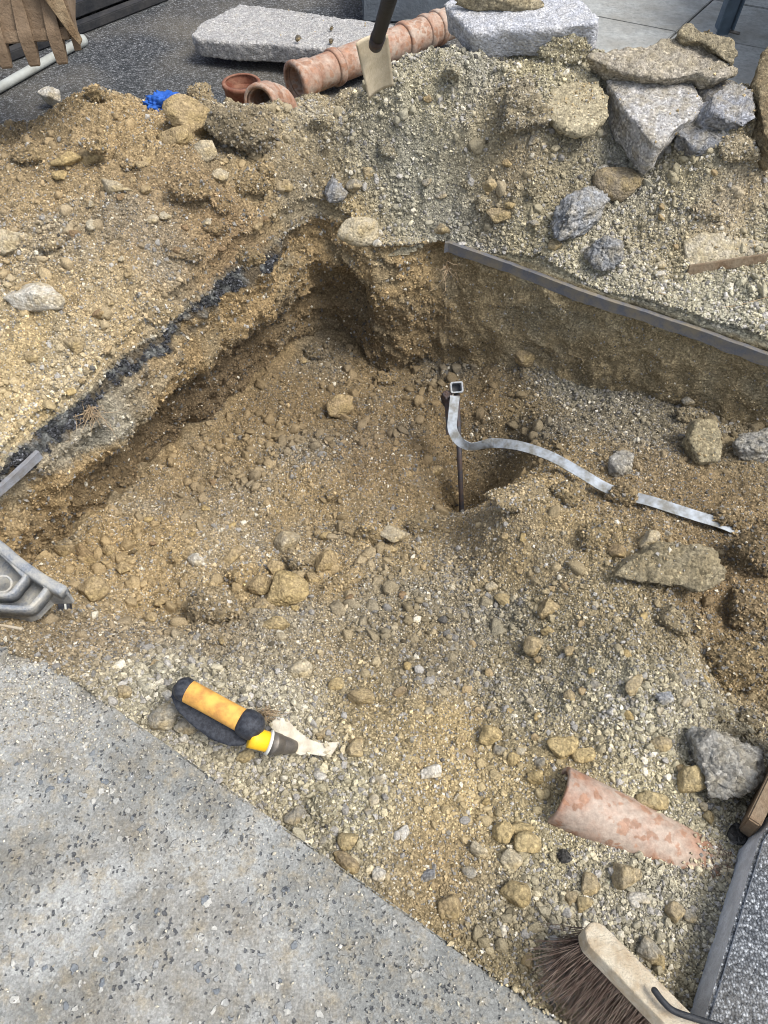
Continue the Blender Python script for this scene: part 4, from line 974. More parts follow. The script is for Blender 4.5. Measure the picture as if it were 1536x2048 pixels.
# ------------------------------------------------------------------ shovel
def shovel():
    top_l, top_r = W(712, 88, .52), W(776, 70, .52)
    bl, br = W(738, 200, .35), W(788, 172, .37)
    root = empty('shovel', (bl+br)/2, 'shovel with pale square blade stuck upright in the heap', 'shovel')
    n = np.cross(top_r-top_l, bl-top_l); n /= np.linalg.norm(n); n = n if n[1] < 0 else -n
    V = []; nu, nv = 13, 17
    for side in (0, 1):
        for i in range(nv):
            f = i/(nv-1)
            a = top_l*(1-f)+bl*f; b = top_r*(1-f)+br*f
            for j in range(nu):
                g = j/(nu-1); dish = -.014*(1-(2*g-1)**2)*(1-.35*f)
                p = a*(1-g)+b*g+n*(dish-(.0022 if side else 0)); V.append(p)
    F = []
    for sd_ in (0, 1):
        o_ = sd_*nu*nv
        for i in range(nv-1):
            for j in range(nu-1): F.append((o_+i*nu+j, o_+i*nu+j+1, o_+(i+1)*nu+j+1, o_+(i+1)*nu+j))
    bd_ = [j for j in range(nu)]+[i*nu+nu-1 for i in range(1, nv)]+[(nv-1)*nu+j for j in range(nu-2, -1, -1)]+[i*nu for i in range(nv-2, 0, -1)]
    k_ = nu*nv
    for q in range(len(bd_)): a, b = bd_[q], bd_[(q+1) % len(bd_)]; F.append((a, b, b+k_, a+k_))
    o = part('blade', V, F, M['spade'], root); recalc(o)
    neck = (top_l+top_r)/2
    dirs = W(766, -4, .72)-W(742, 84, .52); dirs /= np.linalg.norm(dirs)
    b0_ = neck*.85+(bl+br)/2*.15+n*.004
    tpart('socket', [b0_, b0_+dirs*.04, b0_+dirs*.12], [.006, .018, .019], M['rod'], root, None, 20)
    tpart('shaft', [b0_+dirs*.11, b0_+dirs*.4, b0_+dirs*.72], [.0165, .0165, .0165], M['darkmetal'], root, None, 20)
    hd = b0_+dirs*.72; rt = np.array([1., 0, 0]); tpart('grip', [hd-rt*.06, hd+rt*.06], .016, M['darkmetal'], root, None, 16)
shovel()

# ------------------------------------------------------------------ rod with square socket and metal strap
def rodthing():
    top = W(913, 775, -.17); bot = W(924, 1032, -.53); bot[0] -= 0
    root = empty('stake', bot, 'dark upright steel rod with a square socket head standing in the pit', 'steel rod')
    d = (top-bot)/np.linalg.norm(top-bot)
    tpart('rod', [bot-d*.03, bot, bot+d*.02, bot+d*.05, top-d*.02], [.016, .014, .0085, .0075, .0085], M['rod'], root, None, 18)
    # sleeve
    R_ = np.array([1., 0, 0]); R_ = R_-d*(R_@d); R_ /= np.linalg.norm(R_); B = np.cross(d, R_)
    V = []; hs = .0165; 
    prof = [(-1, -.8), (-.8, -1), (.8, -1), (1, -.8), (1, .8), (.8, 1), (-.8, 1), (-1, .8)]
    ring = []
    e_ = np.array([.05, -.62, .78]); e_ /= np.linalg.norm(e_); Be = np.cross(e_, R_); Be /= np.linalg.norm(Be)
    for (t_, s_) in ((-.024, .8), (-.02, 1.0), (.008, 1.06), (.008, .80), (-.016, .74)):
        for a, b in prof: V.append(top+e_*t_+R_*a*hs*s_*1.05+Be*b*hs*s_*.92)
    F = []
    for i in range(4):
        for k_ in range(8): l = (k_+1) % 8; F.append((i*8+k_, (i+1)*8+k_, (i+1)*8+l, i*8+l))
    F.append(tuple(range(8))); F.append(tuple(32+k_ for k_ in range(8)))
    o = part('square_socket', V, F[:-1], M['castmetal'], root, smooth=False); recalc(o)
    o = part('socket_shade_plate', [V[32+k_]+e_*.001 for k_ in range(8)]+[V[32+k_]-e_*.003 for k_ in range(8)], [tuple(range(8)), tuple(range(8, 16))]+[(i, (i+1) % 8, 8+(i+1) % 8, 8+i) for i in range(8)], M['blackrod'], root, smooth=False); recalc(o)  # solid black plate standing for the shade inside the open socket
    P, F = rockshape(77, 4, 5, .8, .1, True); V = P*np.array([.017, .015, .03])+top+R_*(-.030)-d*.03
    part('rust_cake', V, F, M['rod'], root)
    V, F = boxv(top-d*.085+R_*(-.026), R_*.010, B*.009, d*.055); part('side_sleeve', V, F, M['rod'], root, smooth=False)
    return top, d, R_, B
top, d_, R_, B_ = rodthing()
def strapmesh(name, pix, widths, tw, label, dense=10, w=.0135):
    P = smoothpath([W(*q) for q in pix], dense); n = len(P)
    T_ = np.gradient(P, axis=0); T_ /= np.linalg.norm(T_, axis=1)[:, None]
    twi = np.interp(np.linspace(0, 1, n), np.linspace(0, 1, len(tw)), tw); V = []
    for i in range(n):
        view = np.array([0, 0, CAMH])-P[i]; view = np.array([0, -.35, .94]); s_ = np.cross(T_[i], view); s_ /= np.linalg.norm(s_); nn = np.cross(s_, T_[i])
        a = twi[i]; s2 = s_*math.cos(a)+nn*math.sin(a); n2 = np.cross(T_[i], s2)
        for aa, bb in ((-1, -1), (1, -1), (1, 1), (-1, 1)): V.append(P[i]+s2*aa*w+n2*bb*.0012)
    F = []
    for i in range(n-1):
        for k_ in range(4): l = (k_+1) % 4; F.append((i*4+k_, (i+1)*4+k_, (i+1)*4+l, i*4+l))
    F += [(0, 1, 2, 3), tuple(4*n-4+k_ for k_ in range(4))]
    o = mk(name, V, F, M['strap'], smooth=False); recalc(o); return tag(o, label, 'metal strap')
strapmesh('metal_strap', [(910,792,-.175),(906,830,-.20),(905,858,-.225),(918,882,-.24),(942,893,-.235),(968,889,-.215),(990,886,-.195),(1040,892,-.155),(1100,912,-.13),(1160,945,-.12),(1205,972,-.125),(1246,990,-.13)], None,
          [0.0, 0.0, -.2, -.55, -1.15, -1.0, -.35, -.1, 0, 0, 0, 0], 'pale galvanised strap curving from the rod head across the mound')
strapmesh('metal_strap', [(1250,990,-.13),(1300,1002,-.115),(1350,1018,-.115),(1400,1034,-.115),(1440,1046,-.115),(1480,1062,-.125)], None, [0, 0, 0, .05, 0], 'short pale strap end emerging from the soil towards the right edge')

# ------------------------------------------------------------------ broom
def broom():
    a = W(1168, 1858, .03); b = W(1388, 2084, .03); ax = (b-a); L = np.linalg.norm(ax); ax /= L; L += .12
    root = empty('broom', (a+b)/2*[1, 1, 0]+[0, 0, -.07], 'wooden broom head with dark bristles lying at the lower right corner', 'broom')
    side = np.array([-ax[1], ax[0], 0.]);                      # horizontal, across the head
    if side[0] > 0: side = -side                               # towards lower left
    tilt = math.radians(22); s = side*math.cos(tilt)+np.array([0, 0, 1])*math.sin(tilt)*1.0; s /= np.linalg.norm(s)
    upv = np.cross(ax, s); upv = upv if upv[2] > 0 else -upv   # top face normal
    hw, hh = .0235, .0135
    # outline rounded at the start
    outl = []
    for th in np.linspace(-90, 90, 9): pass
    cr = .018
    out = [(L, -hw), (cr, -hw), (cr*.4, -hw*.75), (0, -hw*.35), (0, hw*.35), (cr*.4, hw*.75), (cr, hw), (L, hw)]
    V = []
    for z_, sc in ((-hh, .99), (hh*.8, 1.0), (hh, .95)):
        for x_, y_ in out: V.append(a+ax*(x_ if x_ > .001 else (1-sc)*.03)+s*y_*sc+upv*z_)
    k_ = len(out); F = [tuple(range(k_))[::-1], tuple(2*k_+i for i in range(k_))]
    for i in range(2):
        for j in range(k_): l = (j+1) % k_; F.append((i*k_+j, i*k_+l, (i+1)*k_+l, (i+1)*k_+j))
    o = part('head', V, F, M['wood'], root, smooth=False); recalc(o)
    bm = bmesh.new(); bm.from_mesh(o.data); bmesh.ops.bevel(bm, geom=list(bm.edges), offset=.0012, segments=1, affect='EDGES'); bm.to_mesh(o.data); bm.free()
    # bristles
    r = np.random.default_rng(3); n = 1900; V = []; F = []; tri = [(0, 1, 2)]
    for i in range(n):
        x_ = r.uniform(.006, L-.005); y_ = r.uniform(-hw*.8, hw*.95)
        p = a+ax*x_+s*y_-upv*hh*.9
        spread = y_/hw
        dirv = -upv*1.0+s*(.42+.55*spread+r.normal(0, .16))+ax*(r.normal(0, .20)-.55*math.exp(-x_/.03))
        dirv /= np.linalg.norm(dirv); ln = r.uniform(.065, .098)
        bend = s*r.normal(.25, .35)+ax*r.normal(0, .3)+np.array([0, 0, .45]); w_ = r.uniform(.0005, .0009)
        base = len(V); sidev = np.cross(dirv, r.normal(size=3)); sidev /= np.linalg.norm(sidev); s2 = np.cross(dirv, sidev)
        for q in range(5):
            t_ = q/4; c = p+dirv*ln*t_+bend*ln*.38*t_*t_; ww = w_*(1-.35*t_)
            c = c.copy(); gz = -.066+.004*math.sin(i); 
            if c[2] < gz: c = c+s*(gz-c[2])*.8; c[2] = gz+r.uniform(0, .004)
            V += [c+sidev*ww, c-sidev*ww*.5+s2*ww*.87, c-sidev*ww*.5-s2*ww*.87]
        for q in range(4):
            for k2 in range(3): l = (k2+1) % 3; F.append((base+q*3+k2, base+q*3+l, base+q*3+3+l, base+q*3+3+k2))
    part('bristles', V, np.array(F), M['bristle'], root)
    # black stay
    q0 = W(1309, 1981, .062); q1 = W(1327, 2004, .066); q2 = W(1350, 2023, .068); q3 = W(1400, 2040, .07); q4 = W(1470, 2062, .072)
    tpart('stay', smoothpath([q0, q1, q2, q3, q4], 8), .0048, M['blackrod'], root, None, 14)
    P = ICO[3][0]*.0048+q0; part('stay_end', P, ICO[3][1], M['blackrod'], root)
broom()

# ------------------------------------------------------------------ yellow handled tool
def tool():
    z = .03
    g0, g1 = W(376, 1382, z+.02), W(484, 1441, z+.005); D = g1-g0; L = np.linalg.norm(D); D /= L
    root = empty('hand_trowel', W(500, 1470, -.07), 'short hand tool with orange grip, black guard and dusty steel blade in gravel', 'hand tool')
    r = .0215
    tpart('grip', [g0+D*L*f for f in (0, .02, .5, .98, 1)], [r*.97, r, r*.98, r, r*.97], M['orange'], root, None, 40)
    # caps
    tpart('end_cap', [g0-D*t_ for t_ in (-.002, .004, .012, .019, .024, .0265)], [r*1.0, r*1.05, r*1.03, r*.85, r*.55, r*.1], M['black'], root, None, 40)
    tpart('hub', [g1+D*t_ for t_ in (-.002, .003, .012, .024, .034, .041, .044)], [r*1.02, r*1.16, r*1.24, r*1.22, r*1.02, r*.62, r*.1], M['black'], root, None, 40)
    # guard: one moulded shell below the grip, joined to cap and hub
    ol = [(345,1366,.038),(338,1392,.030),(350,1420,.022),(382,1452,.012),(424,1482,.006),(462,1494,.004),(490,1492,.006),(508,1468,.014),(500,1444,.020),(440,1420,.026),(376,1384,.034)]
    g = chunk('guard', [W(u, v, z_) for u, v, z_ in ol], .026, M['black'], (30, 34, 44), None, None, .003, .0004, (0, 0, 0), None, -.12, 6, 3, .0002)
    CRUMBS.pop(); lc = g.location.copy(); g.parent = root; g.location = lc-root.location
    # neck
    h0, h1 = W(500, 1474, z-.006), W(536, 1484, z-.02); N = h1-h0; N /= np.linalg.norm(N)
    tpart('neck', [h0, h0+N*.01, h1], [.0195, .019, .0185], M['yellow'], root, None, 32)
    tpart('ring', [h1-N*.001, h1+N*.001, h1+N*.004, h1+N*.005], [.019, .0225, .0225, .019], M['white'], root, None, 32)
    f1 = W(588, 1494, -.035); FN = f1-(h1+N*.004); Lf = np.linalg.norm(FN); FN /= Lf
    tpart('ferrule', [h1+N*.004+FN*Lf*t_ for t_ in (0, .1, .35, .37, .4, .75, 1.0)], [.0215, .0205, .019, .0175, .0175, .015, .012], M['ferrule'], root, None, 32)
    # blade outline
    pix = [(540,1452),(548,1440),(562,1434),(578,1441),(588,1454),(602,1466),(618,1478),(640,1486),(678,1484),(672,1496),(660,1513),(640,1511),(618,1507),(600,1510),(584,1503),(575,1490),(560,1475)]
    zz = [-.022,-.018,-.016,-.02,-.025,-.03,-.034,-.038,-.042,-.044,-.046,-.044,-.042,-.040,-.036,-.03,-.024]
    global BLADE
    top_ = np.array([W(u, v, z_) for (u, v), z_ in zip(pix, zz)]); BLADE = top_.copy(); bot_ = top_-[0, 0, .0035]
    V = np.vstack([top_, bot_]); k_ = len(pix); F = [tuple(range(k_))[::-1], tuple(k_+i for i in range(k_))]+[(i, (i+1) % k_, k_+(i+1) % k_, k_+i) for i in range(k_)]
    o = part('blade', V, F, M['dustysteel'], root, smooth=False); recalc(o)
    bm = bmesh.new(); bm.from_mesh(o.data); bmesh.ops.triangulate(bm, faces=[f for f in bm.faces if len(f.verts) > 4]); bm.to_mesh(o.data); bm.free()
tool()

# ------------------------------------------------------------------ cast metal wedge at the left edge
def casting():
    z = -.06
    out = [(-60,1040),(0,1083),(30,1108),(60,1130),(95,1152),(120,1168),(134,1178),(131,1184),(112,1184),(92,1186),(78,1200),(62,1216),(45,1222),(20,1220),(-60,1216)]
    root = empty('cast_metal_foot', W(0, 1150, z-.05), 'grey cast metal wedge with hollow pockets at the left edge', 'machine part')
    n = len(out); ztop = [z+.03 if v < 1186 else z+.012 for u, v in out]
    topo = np.array([W(u, v, z_) for (u, v), z_ in zip(out, ztop)]); bot = np.array([W(u, v, z_) for (u, v), z_ in zip(out, ztop)])-[0, 0, .05]
    V = np.vstack([topo, bot]); F = [tuple(n+i for i in range(n))]+[(i, (i+1) % n, n+(i+1) % n, n+i) for i in range(n)]
    o = part('base', V, F, M['castmetal'], root, smooth=False); recalc(o)
    # ribs: raised walls along the outline and two pocket walls
    def rib(pts, w, zt, nm='rib', h=.03):
        P = smoothpath([W(u, v, zt) for u, v in pts], 5); V = []
        T_ = np.gradient(P, axis=0); T_[:, 2] = 0; T_ /= np.linalg.norm(T_, axis=1)[:, None]; sd_ = np.stack([-T_[:, 1], T_[:, 0], T_[:, 0]*0], 1)
        for i in range(len(P)):
            for a_, b_ in ((-1, -h), (-1, -.003), (-.7, 0), (.7, 0), (1, -.003), (1, -h)): V.append(P[i]+sd_[i]*a_*w+[0, 0, b_])
        F = []
        for i in range(len(P)-1):
            for k_ in range(6): l = (k_+1) % 6; F.append((i*6+k_, (i+1)*6+k_, (i+1)*6+l, i*6+l))
        F += [tuple(range(6)), tuple(6*len(P)-6+k_ for k_ in range(6))]
        o = part(nm, V, F, M['castmetal'], root); recalc(o)
    rib([(-60,1048),(0,1092),(30,1118),(60,1140),(95,1163),(124,1178)], .011, z+.044)
    rib([(-60,1178),(0,1188),(22,1184),(36,1168),(48,1152),(40,1142),(22,1122),(0,1102)], .0055, z+.040)
    rib([(96,1170),(84,1186),(70,1202),(55,1214),(20,1214),(-60,1208)], .006, z+.036)
    rib([(50,1152),(64,1146),(78,1158),(90,1172)], .004, z+.038)
    V, F = tube([W(5, 1168, z+.012), W(5, 1168, z+.04)], .020, .005, 28); o = part('boss', V, F, M['castmetal'], root); recalc(o)
casting()
# floor of the pockets
# black plastic scrap and stick near it
V, F = boxv(W(130, 1212, -.2), (.012, .004, 0), (-.004, .016, .006), (0, -.002, .008)); o = mk('plastic_scrap', V, F, M['black'], smooth=False); tag(o, 'small black plastic scrap with white stripe beside the cast metal wedge', 'scrap')
o = mk('stripe', *boxv(W(131, 1211, -.1915), (.0015, .0005, 0), (-.003, .013, .006), (0, -.001, .003)), M['white'], o, smooth=False)
V, F = tube(smoothpath([W(-30, 1247, .010), W(10, 1252, .008), W(45, 1258, .006)], 6), .0032, None, 10); o = mk('stick', V, F, M['wood']); recalc(o); tag(o, 'thin pale stick on the slab at the left edge', 'stick')

# board right, between shelf and speckled slab
a, b = W(1462, 1640, -.045), W(1566, 1430, -.02); D = b-a; L = np.linalg.norm(D); D /= L
sdv = np.array([D[1], -D[0], 0]); sdv /= np.linalg.norm(sdv)
root = empty('wooden_board', a, 'weathered brown board on edge beside the gravel at right', 'board')
bevbox('plank', (a+b)/2+sdv*.03, D*L/2, sdv*.012, np.array([-.10, 0, .5])*.12, M['board'], root, .003)
bevbox('plank', (a+b)/2+sdv*.070+[0, 0, -.01], D*L/2*.98, sdv*.016, (0, 0, .055), M['board'], root, .003)

# lath and flat tile fragment on the right heap
a, b = hit(1368, 560)[0], hit(1524, 536)[0]; D = b-a; L = np.linalg.norm(D); D /= L; sdv = np.cross(D, [0, 0, 1.]); sdv /= np.linalg.norm(sdv)
o = bevbox('lath', (a+b)/2+[0, 0, .03], D*L/2, sdv*.0035, (0, .002, .014), M['board'], None, .001); tag(o, 'thin dark lath on edge in the soil above the right edge strip', 'lath')
chunk('flat_stone', [hit(*q)[0]+np.array([0, 0, .022]) for q in ((1362,492),(1420,478),(1500,488),(1530,505),(1520,530),(1440,545),(1370,552))], .03, M['slab_white'], (170, 158, 130), 'broad flat dusty slab fragment above the dark lath', 'stone', .007, .006, (0, 0, 0), None, -.02, 2, 41)
# blue glove
def glove():
    p, d = hit(332, 222); p = W(330, 208, .27)
    V, F = ICO[5]; P = V*np.array([.050, .024, .018]); P = P+V*(fbm(V*.05, .024, 3, .55, 5, True)*.020)[:, None]+V*(fbm(V*.05+3, .010, 2, .6, 8, True)*.007)[:, None]
    o = mk('blue_rag', P, F, M['cloth']); o.location = tuple(p); tag(o, 'crumpled bright blue glove on the crest of the left heap', 'rag')
glove()
# white scraps on the edge strip
for u, v, l_ in ((1473, 655, 'torn white scrap of film stuck on the right edge strip'), (1484, 662, 'second longer white film scrap hanging over the right edge strip')):
    P, F = rockshape(int(u), 3, 4, .8, .2); o = mk('film_scrap', P*np.array([.006, .005, .014 if u < 1480 else .02]), F, M['white']); o.location = tuple(W(u, v, .012)+[0, -.012, 0]); tag(o, l_, 'scrap')
# roots
def roots(name, u, v, z, n, ln, label, spread=1.0, down=.5, push=(0, 0, 0)):
    r = np.random.default_rng(int(u)); base = W(u, v, z)+np.array(push); V = []; F = []
    for i in range(n):
        d = np.array([r.normal(0, spread), -abs(r.normal(.4, .4)), -down+r.normal(0, .5)]); d /= np.linalg.norm(d)
        c = r.normal(0, .5, 3); l = ln*r.uniform(.5, 1.1); pts = [base+r.normal(0, .006, 3)+d*l*t_+c*l*.4*t_*t_ for t_ in np.linspace(0, 1, 6)]
        v_, f_ = tube(pts, np.linspace(.0011, .0004, 6), None, 4); k_ = len(V); V += list(v_); F += [tuple(a+k_ for a in q) for q in f_]
    o = mk(name, V, F, M['root']); tag(o, label, 'roots')
roots('root_tuft', 168, 812, -.01, 34, .07, 'pale tuft of dry roots hanging over the left pit rim', .7, .6, (.03, -.03, .02))
roots('root_tuft', 893, 522, -.05, 12, .07, 'thin dry roots poking from the far pit wall', .5, .8, (0, -.03, 0))
roots('root_tuft', 530, 1425, -.04, 26, .035, 'matted fine roots beside the orange handled tool', 1.4, -.5)
V, F = tube(smoothpath([hit(1290, 590)[0]+[0, 0, .02], hit(1380, 615)[0]+[0, 0, .012], hit(1450, 622)[0]+[0, 0, .012], hit(1530, 610)[0]+[0, 0, .025]], 8), .0012, None, 6)
o = mk('wire', V, F, M['root']); tag(o, 'thin pale wire curving over soil above the right edge strip', 'wire')

